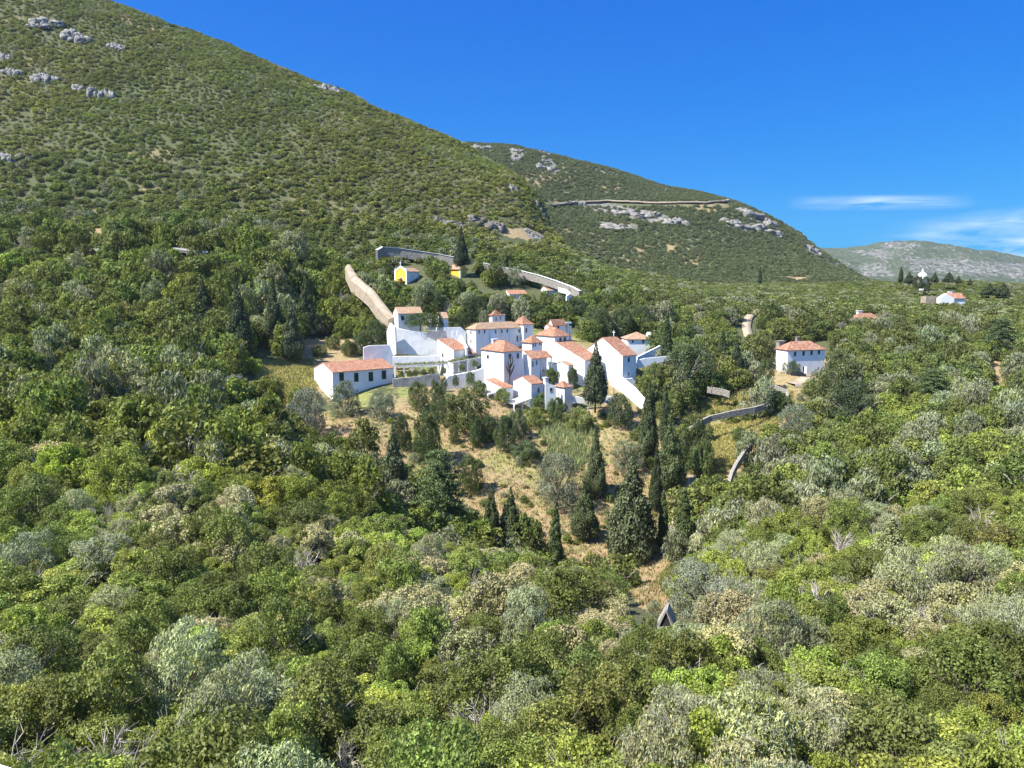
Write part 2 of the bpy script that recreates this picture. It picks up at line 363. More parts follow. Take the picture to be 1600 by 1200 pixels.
RPATH = [(1540, 562), (1560, 562), (1575, 600), (1585, 640), (1560, 640), (1535, 605)]
QUARRY = [(775, 357), (820, 354), (852, 366), (845, 378), (815, 374), (790, 368)]
SCAR = [(120, 352), (158, 358), (165, 378), (120, 376)], [(235, 366), (285, 362), (285, 382), (235, 382)]
PATHS = [(1158, 495), (1170, 492), (1182, 526), (1158, 530)], [(528, 392), (540, 398), (545, 415), (532, 415)]
def cover_A(px, py, Y):
    z = np.zeros_like(px); R, Gc, B = z.copy(), z.copy(), z.copy()
    near = Y < 290
    yd = inside(px, py, YARD) & near; R[yd] = .52 + 1.2 * fbm(px[yd] / 30, py[yd] / 20, 3); B[yd] = .3 + 1.2 * fbm(px[yd] / 35 + 8, py[yd] / 22, 3)
    for p in (SLOPE, BANK, ORCH, RHOUSE, RPATH): R[inside(px, py, p) & near] = 1
    for p in (MEADOW, LOWMEAD, ORCH): R[inside(px, py, p) & near] = 1
    R = np.where(inside(px, py, SLOPE) & near, .80 + 1.1 * fbm(px / 45 + 4, py / 30, 4), R); B[near] = np.where(inside(px, py, SLOPE), np.clip(.36 - np.clip((py - 740) / 250, 0, .4) + 1.3 * fbm(px / 60 + 9, py / 40 + 2, 4), 0, 1), B)[near]
    B[inside(px, py, ORCH) & near] = 0
    for p in (MEADOW, [(820, 660), (930, 640), (980, 680), (940, 740), (860, 720)], [(1085, 700), (1120, 690), (1100, 745), (1075, 750)]): B[inside(px, py, p) & near] = .45
    for p in (QUARRY, *SCAR): R[inside(px, py, p)] = 1
    Gc[inside(px, py, [(815, 358), (852, 366), (845, 378), (818, 372)])] = .6
    n = fbm(px / 60, py / 30, 4); R = np.where((Y > 300) & (py < 340), np.clip(.22 + 1.2 * n, 0, .66), R)
    return R, Gc, B
def sheet(name, hf, u0, u1, nu, Y0, Y1, nY, m, cover, kind='structure'):
    us = np.linspace(u0, u1, nu); Ys = np.exp(np.linspace(math.log(Y0), math.log(Y1), nY)); Ug, Yg = np.meshgrid(us, Ys)
    Xg = Ug * Yg; Z = hf(Xg, Yg); v = np.stack([Xg, Yg, Z], -1).reshape(-1, 3)
    i = np.arange((nY - 1) * nu).reshape(nY - 1, nu)[:, :-1].ravel(); f = np.stack([i, i + 1, i + nu + 1, i + nu], 1)
    me = mesh_np(name, v, f, [m], smooth=True)
    px, py = proj(v[:, 0], v[:, 1], v[:, 2]); c = np.ones((len(v), 4), np.float32); c[:, 0], c[:, 1], c[:, 2] = cover(px, py, v[:, 1])
    a = me.color_attributes.new('cover', 'FLOAT_COLOR', 'POINT'); a.data.foreach_set('color', c.ravel())
    return tag(link(name, me), kind=kind)
sheet('hillside', ground, -1.2, 1.2, 440, 5, 950, 420, M_GROUND, cover_A)
BROCK = [[(715, 222), (765, 224), (768, 236), (722, 234)], [(798, 230), (820, 232), (822, 242), (800, 262), (796, 250)], [(842, 236), (862, 238), (872, 268), (834, 264), (845, 250)], [(925, 262), (975, 272), (978, 280), (930, 268)],
    [(1010, 285), (1060, 293), (1040, 300)], [(900, 318), (940, 316), (1020, 330), (1078, 348), (1072, 354), (1040, 352), (985, 342), (920, 330)], [(930, 345), (1000, 352), (995, 362), (935, 357)], [(1130, 350), (1175, 348), (1235, 372), (1232, 377), (1190, 362), (1135, 358)], [(1150, 326), (1190, 330), (1220, 350), (1215, 360), (1190, 350), (1160, 338)],
    [(1250, 362), (1290, 380), (1302, 398), (1335, 418), (1325, 430), (1290, 412), (1256, 394)], [(1070, 375), (1080, 373), (1082, 388), (1072, 386)]]
BBARE = [[(1040, 384), (1056, 384), (1054, 394), (1042, 394)], [(1215, 432), (1260, 433), (1255, 438), (1218, 436)]]
def cover_B(px, py, Y):
    z = np.zeros_like(px); R, Gc = z.copy(), z.copy()
    for p in BROCK: Gc[inside(px, py, p)] = .62
    for p in BBARE: R[inside(px, py, p)] = 1
    n = fbm(px / 40, py / 18, 4); R = np.maximum(R, np.clip(.25 + 1.1 * n, 0, .7) * (py < 420)); return R, Gc, z
sheet('mountain', groundB, -.6, 1.3, 420, 560, 1450, 260, M_MOUNT, cover_B)
CROCK = [[(1330, 394), (1345, 388), (1392, 392), (1396, 404), (1385, 410), (1350, 398)], [(1366, 385), (1385, 378), (1430, 379), (1450, 386), (1420, 388), (1380, 388)], [(1405, 402), (1430, 400), (1438, 406), (1412, 409)], [(1418, 414), (1450, 402), (1475, 404), (1600, 412), (1640, 430), (1560, 432), (1460, 426), (1425, 424)], [(1340, 414), (1380, 414), (1390, 424), (1400, 432), (1345, 432)]]
def cover_C(px, py, Y):
    z = np.zeros_like(px); R, Gc = z.copy(), z.copy()
    for p in CROCK: Gc[inside(px, py, p)] = .52
    n = fbm(px / 30, py / 9, 4); R = np.clip(.05 + 1.1 * n, 0, .5); Gc = np.maximum(Gc, np.clip(1.6 * n, 0, .46)); return R, Gc, z
sheet('far_hills', groundC, -.4, 2.2, 420, 1450, 3700, 220, M_FAR, cover_C)
# ---------------------------------------------------------------- plant meshes
def unit(v): return v / (np.linalg.norm(v, axis=1, keepdims=True) + 1e-9)
def leaves(P, Nn, size, rng, aspect=.6, updir=None):
    """one small rhombus per point, facing roughly along Nn"""
    n = len(P); Nn = unit(Nn + rng.normal(0, .6, (n, 3)))
    t = rng.normal(0, 1, (n, 3)) if updir is None else np.tile(updir, (n, 1)) + rng.normal(0, .35, (n, 3))
    t = unit(t - Nn * (t * Nn).sum(1, keepdims=True)); s = np.cross(Nn, t); z = (size * rng.uniform(.6, 1.35, n))[:, None]
    v = np.stack([P - t * z, P - s * z * aspect, P + t * z, P + s * z * aspect], 1).reshape(-1, 3)
    return v, np.arange(4 * n).reshape(n, 4)
def lobes_leaf(C, R, n, size, rng, aspect=.6, updir=None, zsq=1.0, low=-.45, cut=.72, holes=True):
    w = R ** 2 / (R ** 2).sum(); k = rng.choice(len(C), n, p=w); d = unit(rng.normal(0, 1, (n, 3)))
    d[:, 2] = np.where(d[:, 2] < low, -d[:, 2], d[:, 2]); rr = 1.12 - .55 * rng.rand(n) ** 1.6
    q = d.copy(); q[:, 2] *= zsq; P = C[k] + q * (R[k] * rr)[:, None]
    dist = np.min([np.where(np.arange(len(C))[None, :].repeat(1, 0)[0][j] == k, 9, np.linalg.norm((P - C[j]) / np.array([1, 1, zsq]), axis=1) / R[j]) for j in range(len(C))], axis=0)
    ph = np.sin(P[:, 0] * 11 + P[:, 2] * 7) + np.sin(P[:, 1] * 12 - P[:, 0] * 5) + np.sin(P[:, 2] * 13 + P[:, 1] * 6); keep = (dist > cut) & (ph > (-1.15 if holes else -9)); P = P[keep]; d = d[keep]; k = k[keep]
    v, f = leaves(P, d, size, rng, aspect, updir)
    lr = np.random.RandomState(5).rand(len(C)); leaf = np.clip(.55 * rng.rand(len(P)) + .45 * lr[k], 0, 1)
    return v, f, leaf
def tubes_np(paths, n=4):
    V = []; F = []; o = 0
    for pts, rad in paths:
        pts = np.array(pts, float); m = len(pts)
        for i in range(m):
            d = pts[min(i + 1, m - 1)] - pts[max(i - 1, 0)]; d /= np.linalg.norm(d) + 1e-9
            x = np.cross(d, [0.3, .5, .8]); x /= np.linalg.norm(x) + 1e-9; y = np.cross(d, x)
            for k in range(n): a = 6.2832 * k / n; V.append(pts[i] + (x * math.cos(a) + y * math.sin(a)) * rad[i])
        for i in range(m - 1):
            for k in range(n): j = (k + 1) % n; F.append((o + i * n + k, o + i * n + j, o + (i + 1) * n + j, o + (i + 1) * n + k))
        o += m * n
    return np.array(V), np.array(F)
def limb_paths(rng, top, reach, n, r0=.05, fork=.35):
    P = [([(0, 0, -.4), (0, 0, 0), (rng.normal(0, .03), rng.normal(0, .03), fork)], (r0 * 1.3, r0, r0 * .8))]
    for i in range(n):
        a = 6.283 * (i + rng.rand() * .6) / n; rr = reach * rng.uniform(.5, 1); zt = top * rng.uniform(.6, 1)
        mid = (math.cos(a) * rr * .45, math.sin(a) * rr * .45, fork + (zt - fork) * .45); e = (math.cos(a) * rr, math.sin(a) * rr, zt)
        P.append(([(0, 0, fork * .9), mid, e], (r0 * .6, r0 * .4, r0 * .12)))
        for _ in range(2):
            b = a + rng.normal(0, .6); e2 = (mid[0] + math.cos(b) * reach * .4, mid[1] + math.sin(b) * reach * .4, mid[2] + (zt - mid[2]) * rng.uniform(.5, 1.1))
            P.append(([mid, e2], (r0 * .3, r0 * .08)))
    return P
LIB = {}     # (kind, lod, i) -> (crown mesh, trunk mesh)
def lob_oak(rng, n=15, flatn=1.0):
    n = int(n * 2.1)
    C = []; R = []
    for i in range(n):
        a = rng.uniform(0, 6.283); r = rng.uniform(.05, .86) * rng.uniform(.8, 1); z = (.42 + .72 * math.sqrt(max(0, 1 - (r / .95) ** 2)) * rng.uniform(.45, 1.12)) * flatn
        C.append((math.cos(a) * r, math.sin(a) * r, z)); R.append(rng.uniform(.11, .32))
    for i in range(7):
        a = 6.283 * i / 7 + rng.uniform(-.3, .3); C.append((math.cos(a) * .66, math.sin(a) * .62, .42 * flatn)); R.append(rng.uniform(.26, .36))
    for i in range(9):
        a = 6.283 * i / 9 + rng.uniform(-.3, .3); q = rng.uniform(.45, .72); C.append((math.cos(a) * q, math.sin(a) * q, rng.uniform(.12, .28) * flatn)); R.append(rng.uniform(.2, .3))
    return np.array(C), np.array(R)
def make(kind, lod, i):
    rng = np.random.RandomState(hash((kind, i)) % 1000 if False else (len(kind) * 31 + i * 7 + 11))
    k = {'n': (17000, .030), 'm': (4200, .060), 's': (620, .15)}[lod]
    tp = None
    if kind == 'oak': C, R = lob_oak(rng); v, f, lf = lobes_leaf(C, R, k[0], k[1], rng); m = M_LEAF; tp = limb_paths(rng, 1.22, 1.0, 9, .04)
    elif kind == 'bush': C, R = lob_oak(rng, 20, .8); R = R * .85; v, f, lf = lobes_leaf(C, R, int(k[0] * 1.15), k[1] * .9, rng, .7); m = M_LEAF; tp = limb_paths(rng, 1.05, 1.05, 11, .028, .15)
    elif kind == 'olive': C, R = lob_oak(rng, 16, 1.1); R = R * .9; v, f, lf = lobes_leaf(C, R, int(k[0] * .95), k[1] * 1.15, rng, .30, (0, 0, 1.)); m = M_OLIVE; tp = limb_paths(rng, 1.2, .8, 7, .05, .3)
    elif kind == 'bloom': C, R = lob_oak(rng, 22, .85); R = R * .8; v, f, lf = lobes_leaf(C, R, k[0], k[1], rng, .6); m = M_BLOOM; tp = limb_paths(rng, 1.12, 1.05, 12, .03, .25)
    elif kind == 'dead':
        P = []
        for a0 in range(16 if lod != 's' else 6):
            a = rng.uniform(0, 6.283); e = rng.uniform(.3, 1.3); p = np.zeros(3); d = np.array([math.cos(a) * math.cos(e), math.sin(a) * math.cos(e), math.sin(e)]); pts = [p]; 
            for s in range(4): d = unit((d + rng.normal(0, .22, 3))[None])[0]; p = p + d * .27; pts.append(p)
            P.append((pts, (.022, .018, .013, .009, .004)))
            for s in range(9 if lod != 's' else 3):
                j = rng.randint(1, 4); q = pts[j]; dd = unit((d + rng.normal(0, .6, 3))[None])[0]; q2 = q + dd * .2; dd2 = unit((dd + rng.normal(0, .5, 3))[None])[0]; q3 = q2 + dd2 * .2
                P.append(([q, q2, q3], (.011, .008, .003)))
        v, f = tubes_np(P, 3); lf = np.ones(len(f)); m = M_TWIG
    elif kind in ('cypress', 'column', 'fir'):
        ww = {'cypress': .30, 'column': .085, 'fir': .34}[kind]; C = []; R = []
        n = {'cypress': 110, 'column': 60, 'fir': 120}[kind]
        for j in range(n):
            h = (j + rng.rand()) / n; prof = (1 - h) ** (.85 if kind != 'column' else .45) * (min(1, h / .10) if kind != 'column' else min(1, .55 + h * 3))
            r = ww * prof; a = j * 2.4 + rng.rand(); q = r * rng.uniform(.45, .92); C.append((math.cos(a) * q, math.sin(a) * q, .07 + .92 * h)); R.append(max(.018, r * (.42 if kind != 'column' else .7) * rng.uniform(.7, 1.15)))
        C = np.array(C); R = np.array(R); sz = k[1] * (.24 if kind == 'column' else .36)
        v, f, lf = lobes_leaf(C, R, int(k[0] * 1.3), sz * 1.35, rng, .55, (0, 0, 1.) if kind != 'fir' else None, 1.5 if kind == 'column' else 1.0, -.9, .4, False); m = M_NEEDLE
        tp = [([(0, 0, -.1), (0, 0, .1), (0, 0, .8)], (.022, .018, .004))]
    elif kind == 'cedar':
        C = []; R = []
        for t_ in range(9):
            h = .18 + .78 * t_ / 9; r = .5 * (1 - h) ** .75 + .04; nb = 6
            for b in range(nb):
                a = b * 6.283 / nb + t_ * .7 + rng.uniform(-.2, .2); rl = r * rng.uniform(.75, 1.1)
                for s in range(4): q = rl * (.3 + .24 * s); C.append((math.cos(a) * q, math.sin(a) * q, h - .04 * s * r + rng.normal(0, .006))); R.append(.075 * (1.25 - .18 * s) * (.5 + r * 1.6))
        C = np.array(C); R = np.array(R); v, f, lf = lobes_leaf(C, R, int(k[0] * 1.3), k[1] * .42, rng, .5, None, .32, -.9, .35, False); m = M_NEEDLE
        tp = [([(0, 0, -.1), (0, 0, .2), (0, 0, .95)], (.03, .025, .004))]
    crown = mesh_np('crown', v, f, [m], leaf=lf)
    trunk = None
    if tp: tv, tf = tubes_np(tp, 5); trunk = mesh_np('trunk', tv, tf, [M_TWIG if kind in ('bloom', 'bush') or (kind, i % 2) == ('oak', 1) else M_BARK])
    both = crown
    if tp:
        V = np.concatenate([v, tv]); F = np.concatenate([f, tf + len(v)]); both = mesh_np('tree', V, F, [m, M_BARK], np.r_[np.zeros(len(f)), np.ones(len(tf))], np.r_[lf, np.ones(len(tf))])
    LIB[kind, lod, i] = (crown, trunk, both)
NV = {'oak': 6, 'bush': 5, 'olive': 4, 'bloom': 3, 'dead': 3}
for kd, n in NV.items():
    for ld in 'nms':
        for i in range(n): make(kd, ld, i)
for kd in ('cypress', 'column', 'fir', 'cedar'):
    for i in range(2): make(kd, 'n', i)
    make(kd, 'm', 0)
# ---------------------------------------------------------------- where plants grow
TINT = {'oak': (.175, .215, .050), 'bush': (.255, .31, .058), 'olive': (.27, .295, .135), 'bloom': (.32, .31, .135), 'dead': (.4, .4, .4)}
rs = np.random.RandomState(21)
def jgrid(Y0, Y1, cell, umax=.82):
    xs = np.arange(-umax * Y1, umax * Y1, cell); ys = np.arange(Y0, Y1, cell * .9); X, Y = np.meshgrid(xs, ys); X = X + (np.arange(len(ys))[:, None] % 2) * cell / 2
    X = (X + rs.uniform(-.42, .42, X.shape) * cell).ravel(); Y = (Y + rs.uniform(-.42, .42, Y.shape) * cell).ravel()
    k = (abs(X) < umax * Y + 6) & (Y > Y0) & (Y < Y1); return X[k], Y[k]
def horizon_cull(X, Y, Z, top, hf, Ymin, Ymax, slack=.012):
    us = np.linspace(-.95, 1.2, 300); Ys = np.exp(np.linspace(math.log(Ymin), math.log(Ymax), 260)); Ug, Yg = np.meshgrid(us, Ys); E_ = (hf(Ug * Yg, Yg) - HZ) / Yg
    E_ = np.maximum.accumulate(E_, axis=0); iu = np.clip(np.searchsorted(us, X / Y), 0, 299); iy = np.clip(np.searchsorted(Ys, Y * .985) - 1, 0, 259)
    return (Z + top - HZ) / Y > E_[iy, iu] - slack
parts = []
# views that stay open in the photo: (px0, py0, px1, py1, distance of what is seen there)
PROTECT = [(488, 552, 615, 612, 196), (612, 485, 1012, 618, 200), (975, 520, 1034, 570, 214), (617, 414, 656, 438, 400), (704, 412, 730, 430, 400), (788, 450, 823, 462, 400), (845, 446, 878, 457, 400),
    (600, 388, 718, 400, 298), (760, 414, 890, 450, 280), (1213, 536, 1289, 570, 400), (1243, 570, 1262, 588, 400), (1334, 490, 1370, 498, 500), (1470, 459, 1508, 469, 350), (1438, 418, 1444, 423, 440),
    (1032, 950, 1050, 962, 105), (1160, 496, 1180, 524, 300), (535, 415, 612, 495, 240), (130, 376, 150, 382, 268), (240, 376, 280, 383, 268), (780, 358, 850, 376, 378), (1062, 618, 1240, 660, 190), (1100, 668, 1162, 735, 165), (1158, 652, 1225, 678, 166), (1236, 600, 1258, 625, 192), (700, 700, 740, 830, 125), (880, 850, 1060, 880, 118), (1040, 760, 1068, 860, 128), (640, 765, 720, 810, 125), (395, 568, 490, 595, 190), (858, 800, 880, 872, 128), (765, 770, 810, 845, 128), (990, 905, 1030, 925, 110)]
ZN = ((19, 62, 3.1, 'n'), (62, 112, 3.8, 'n'), (112, 290, 4.5, 'm'), (290, 380, 3.6, 's'), (380, 720, 2.6, 's'))
for Y0, Y1, cell, lod in ZN:
    X, Y = jgrid(Y0, Y1, cell, 1.1 if Y1 < 200 else .9); Z = ground(X, Y); px, py = proj(X, Y, Z); n = len(X)
    R = {'n': rs.uniform(.5, 1.0, n) * cell, 'm': rs.uniform(.55, 1.0, n) * cell, 's': rs.uniform(.5, .85, n) * cell}[lod]
    noi = fbm(X / 14 + 50, Y / 14, 3); noi2 = fbm(X / 7 + 90, Y / 9 + 30, 3); q = rs.rand(n)
    mount = (Y > 290) & (py < 400 - np.clip(px - 850, 0, 200) * .0) & (px < 880)
    R = np.where(mount, R * np.clip(.92 + 1.3 * noi, .5, 1.15), R)
    # kinds
    kind = np.full(n, 'oak', object)
    leftwood = (px < 600) & (Y > 100) & (Y < 290)
    pb = np.where(leftwood, .22, np.where(Y < 112, .62, np.where(Y > 195, .22, .52))); pb = pb + np.where((px > 1100) & (Y < 200), .10, 0)
    kind[(noi2 * 2 + q) > 1.0 - pb + .05] = 'bush'
    pol = np.where(leftwood, .10, .13) + np.where((px > 980) & (px < 1200) & (py > 850), .35, 0)
    q2 = rs.rand(n); kind[(fbm(X / 11 + 7, Y / 11 + 70, 3) * 1.6 + q2) > 1 - pol] = 'olive'
    q3 = rs.rand(n); fb = inside(px, py, [(180, 830), (420, 790), (560, 870), (500, 930), (250, 900)]) | inside(px, py, [(430, 980), (620, 900), (760, 900), (1000, 930), (1010, 1060), (800, 1090), (560, 1020), (430, 1040)]) | inside(px, py, [(1330, 960), (1480, 950), (1520, 1060), (1400, 1080)])
    kind[(fb & (q3 < .46)) | ((Y < 112) & (q3 < .03))] = 'bloom'
    q4 = rs.rand(n); kind[q4 < np.where(Y < 112, .075, np.where(Y < 300, .02, .015))] = 'dead'
    R = np.where(kind == 'bush', R * .95, R); lw = leftwood & (px < 470); R = np.where(lw, R * 1.3, R)
    # keep out of the clearings
    keep = ~lw | (rs.rand(n) < .7)
    for p in (YARD, MEADOW, BANK, ORCH, LOWMEAD, RHOUSE, RPATH, *PATHS): keep &= ~(inside(px, py, p) & (Y < 300))
    sl = inside(px, py, SLOPE) & (Y < 300); keep &= ~sl | (rs.rand(n) < .10); R = np.where(sl, np.minimum(R, 1.1), R)
    for p in (QUARRY, SCAR[0], SCAR[1]): keep &= ~inside(px, py, p)
    keep &= ~((Y > 266) & (Y < 274) & (px < 300)); 
    low = (Y > 190) & (Y < 300) & inside(px, py, [(600, 400), (600, 500), (900, 500), (900, 452), (780, 430), (700, 410)]); 
    keep &= ~((Y < 112) & (fbm(X / 4.5 + 33, Y / 4.5 + 8, 2) > .21))
    thin = mount & (fbm(px / 45 + 3, py / 22, 4) > .15) & (rs.rand(n) < .2); keep &= ~thin
    H = R * {'n': 1.0, 'm': 1.1, 's': .7}[lod] * rs.uniform(*((.8, 1.45) if lod != 's' else (.8, 1.2)), n); H = np.where(leftwood, H * 1.12, H); 
    cy = py - .6 * H / Y * FPX; cr = R / Y * FPX * .9; ch = H / Y * FPX * .6
    for (x0, y0, x1, y1, Yp) in PROTECT: keep &= ~((Y < Yp) & (px > x0 - cr) & (px < x1 + cr) & (cy > y0 - ch) & (cy < y1 + ch))
    keep &= horizon_cull(X, Y, Z, 6, ground, 15, 900)
    keep &= (px > np.where(Y < 200, -420, -160)) & (px < np.where(Y < 200, 2050, 1760)) & (py < 1480)
    fl = rs.uniform(.72, 1.3, n) * (1 + .5 * fbm(X / 25, Y / 25 + 11, 2))
    T = np.array([TINT[k] for k in kind]) * fl[:, None] * (1 + rs.normal(0, .05, (n, 3)))
    far = np.clip((Y - 250) / 250, 0, 1)[:, None]
    mt = (mount & (Y > 340))[:, None]; T = np.where(mt, T * np.array((1.0, 1.02, .85)) + np.array((.024, .026, .016)), T)
    br = np.clip(.5 + 3 * fbm(X / 70 + 13, Y / 70 + 5, 3), 0, 1)[:, None] * mt; T = T * (1 + br * np.array((.30, .10, .10)))
    dkz = (Y > 195) & (Y < 380) & ~leftwood & (px < 1000); T = np.where(dkz[:, None], T * np.array((.84, .86, .80)), T)
    rp_ = (Y > 195) & (px >= 1000); T = np.where(rp_[:, None], T * np.array((.92, .90, .95)) + np.array((.008, .008, .004)), T)
    # the greener, darker wood on the left
    T = np.where(leftwood[:, None], T * np.array((1.0, .98, .72)), T); lf_ = np.clip((900 - px) / 400, 0, 1); T = np.where((Y < 112)[:, None], T * np.array((1.08, 1.04, 1.0)) * (1 + .24 * lf_)[:, None], T)
    for i in np.where(keep)[0]: parts.append((X[i], Y[i], Z[i], R[i], H[i], kind[i], lod, tuple(T[i]), px[i], py[i]))
print('plants', len(parts))
XM, YM = jgrid(600, 1250, 4.6, .9); ZM = groundB(XM, YM); pxm, pym = proj(XM, YM, ZM)
kb = horizon_cull(XM, YM, ZM, 4, groundB, 560, 1400, .004) & (pxm > 640) & (pxm < 1500)
for p in BROCK: kb &= ~(inside(pxm, pym, p) & (rs.rand(len(XM)) < .72))
for p in BBARE: kb &= ~inside(pxm, pym, p)
kb &= ~((pym > 312) & (pym < 327) & (pxm > 850) & (pxm < 1140) & (np.abs(pym - 319) < 4)); kb &= rs.rand(len(XM)) < np.clip(.95 - 1.5 * fbm(pxm / 40, pym / 18, 4), .3, 1)
# ---------------------------------------------------------------- stuff: one object that places plant meshes on points
def scatter(name, pts, label=None):
    """pts: list of (x, y, z, r, h, kind, lod, tint); one object, geometry nodes place the plants"""
    keys = sorted({(p[5], p[6], i) for p in pts for i in range(NV[p[5]] if p[6] != 's' else min(NV[p[5]], 4))})
    c = bpy.data.collections.new(name + '_kinds'); idx = {}
    for j, k in enumerate(keys):
        o = bpy.data.objects.new('plant_%03d' % j + name, LIB[k][2]); c.objects.link(o); idx[k] = j
    n = len(pts); me = bpy.data.meshes.new(name); me.vertices.add(n); me.vertices.foreach_set('co', np.array([p[:3] for p in pts], np.float32).ravel())
    r = np.random.RandomState(9)
    rot = np.zeros((n, 3), np.float32); rot[:, 2] = r.uniform(0, 6.283, n); rot[:, 0] = r.normal(0, .1, n)
    ids = np.array([idx[p[5], p[6], r.randint(NV[p[5]] if p[6] != 's' else min(NV[p[5]], 4))] for p in pts], np.int32)
    scl = np.array([(p[3], p[3], p[4]) for p in pts], np.float32); ee = r.uniform(.78, 1.3, n); scl[:, 0] *= ee; scl[:, 1] /= ee ** .6; tin = np.array([(*p[7], 1) for p in pts], np.float32)
    me.attributes.new('pidx', 'INT', 'POINT').data.foreach_set('value', ids)
    me.attributes.new('prot', 'FLOAT_VECTOR', 'POINT').data.foreach_set('vector', rot.ravel())
    me.attributes.new('pscl', 'FLOAT_VECTOR', 'POINT').data.foreach_set('vector', scl.ravel())
    me.attributes.new('tint', 'FLOAT_COLOR', 'POINT').data.foreach_set('color', tin.ravel())
    o = link(name, me); tag(o, label, None, None, 'stuff')
    g = bpy.data.node_groups.new(name, 'GeometryNodeTree'); g.interface.new_socket('Geometry', in_out='INPUT', socket_type='NodeSocketGeometry'); g.interface.new_socket('Geometry', in_out='OUTPUT', socket_type='NodeSocketGeometry')
    gi = g.nodes.new('NodeGroupInput'); go = g.nodes.new('NodeGroupOutput'); ip = g.nodes.new('GeometryNodeInstanceOnPoints'); ci = g.nodes.new('GeometryNodeCollectionInfo')
    ci.inputs['Collection'].default_value = c; ci.inputs['Separate Children'].default_value = True; ci.inputs['Reset Children'].default_value = True
    ip.inputs['Pick Instance'].default_value = True
    def na(nm, ty): x = g.nodes.new('GeometryNodeInputNamedAttribute'); x.data_type = ty; x.inputs['Name'].default_value = nm; return x.outputs['Attribute']
    er = g.nodes.new('FunctionNodeEulerToRotation'); g.links.new(na('prot', 'FLOAT_VECTOR'), er.inputs[0])
    g.links.new(gi.outputs[0], ip.inputs['Points']); g.links.new(ci.outputs[0], ip.inputs['Instance']); g.links.new(na('pidx', 'INT'), ip.inputs['Instance Index'])
    g.links.new(er.outputs[0], ip.inputs['Rotation']); g.links.new(na('pscl', 'FLOAT_VECTOR'), ip.inputs['Scale']); g.links.new(ip.outputs[0], go.inputs[0])
    md = o.modifiers.new('plants', 'NODES'); md.node_group = g
    return o
# ---------------------------------------------------------------- single plants: a root with a crown and a trunk
NAMES = {'oak': ('evergreen_oak', 'oak tree'), 'bush': ('green_shrub', 'shrub'), 'olive': ('olive_tree', 'olive tree'), 'bloom': ('flowering_tree', 'flowering tree'), 'dead': ('bare_shrub', 'bare shrub'),
         'cypress': ('cypress_tree', 'cypress'), 'column': ('column_cypress', 'cypress'), 'fir': ('fir_tree', 'conifer'), 'cedar': ('cedar_tree', 'cedar')}
def plant(x, y, z, rx, h, kind, lod, tint, label, group=None, i=0, rz=0., name=None, cat=None, ry=None, tilt=(0, 0)):
    cr, tr, _ = LIB[kind, lod, i]; nm, ct = NAMES[kind]
    if kind == 'dead': r = bpy.data.objects.new(nm, cr); COL.objects.link(r); r['tint'] = tint
    else:
        r = bpy.data.objects.new(name or nm, None); COL.objects.link(r); r.empty_display_size = .3
        c = bpy.data.objects.new('crown', cr); COL.objects.link(c); c.parent = r; c['tint'] = tint
        if tr is not None: t = bpy.data.objects.new('trunk', tr); COL.objects.link(t); t.parent = r
    r.location = (x, y, z); r.rotation_euler = (*tilt, rz); r.scale = (rx, ry or rx, h)
    return tag(r, label, cat or ct, group)
COLS = ((90, 'hard by the left edge'), (200, 'beneath the road with the guardrail'), (330, 'beneath the left mountain'), (470, 'beneath the yellow grass meadow'), (560, 'beneath the long white house'), (650, 'beneath the grey retaining walls'),
        (740, 'beneath the vine pergola'), (815, 'beneath the front tower'), (890, 'beneath the whitewashed cells'), (955, 'beneath the tall church cypress'), (1020, 'beneath the church end wall'), (1100, 'beneath the cypress row'),
        (1190, 'beneath the orchard terrace'), (1290, 'beneath the four-windowed right house'), (1400, 'beneath the lone roof in woods'), (1500, 'beneath the domed chapel'), (9999, 'hard by the right edge'))
ROWS = ((520, 'high in the wood'), (600, 'halfway up the wood'), (680, 'low in the wood'), (760, 'at the valley edge'), (850, 'on the far scrub bank'), (930, 'in the middle scrub'), (1010, 'in the lower scrub'), (1100, 'in the near scrub'), (9999, 'in the nearest scrub'))
def where(px, py):
    return next(t for l, t in ROWS if py < l) + ', ' + next(t for l, t in COLS if px < l)
LOOK = {'oak': 'evergreen oak', 'bush': 'leafy shrub', 'olive': 'grey-green olive', 'bloom': 'seed-tipped tree', 'dead': 'bleached bare shrub'}
inds = {}; rest = []
cand = {}
for p in parts:
    p_x, p_y = p[8], p[9] - p[4] * .7 / p[1] * FPX
    if 0 < p_x < 1600 and 0 < p_y < 1215 and p[1] < 200: cand.setdefault(p[5], []).append(p)
chosen = set()
CAP = {'oak': 290, 'bush': 290, 'olive': 240, 'bloom': 160, 'dead': 90}
for k, l in cand.items():
    l.sort(key=lambda p: -p[3] / p[1]); 
    for p in l[:CAP[k]]: chosen.add(id(p))
used = {}; names = []
for p in parts:
    if id(p) not in chosen: rest.append(p); continue
    x, y, z, r, h, k, lod, t, px, py = p; br = sum(t) / sum(TINT[k]) if k != 'dead' else 1
    pyt = py - h * .7 / y * FPX; ap = r / y * FPX
    sz = 'big' if r > 2.6 else 'small' if r < 1.9 else 'medium'
    sh = '' if k == 'dead' else ('dark' if br < .85 else 'pale' if br > 1.15 else '' if k == 'olive' else 'mid-toned')
    lab = ' '.join(w for w in (sz, sh, LOOK[k]) if w) + ' ' + where(px, pyt)
    i = rs.randint(NV[k]); e = rs.uniform(.8, 1.25); o = plant(x, y, z, r * e, h, k, lod, t, lab, None, i, rs.uniform(0, 6.28), None, None, r / e ** .6, tuple(rs.normal(0, .1, 2))); used.setdefault(lab, []).append(o)
ORD = ('leftmost', 'second from left', 'third from left', 'fourth from left', 'fifth from left', 'sixth from left', 'seventh from left', 'eighth from left', 'ninth from left', 'tenth from left')
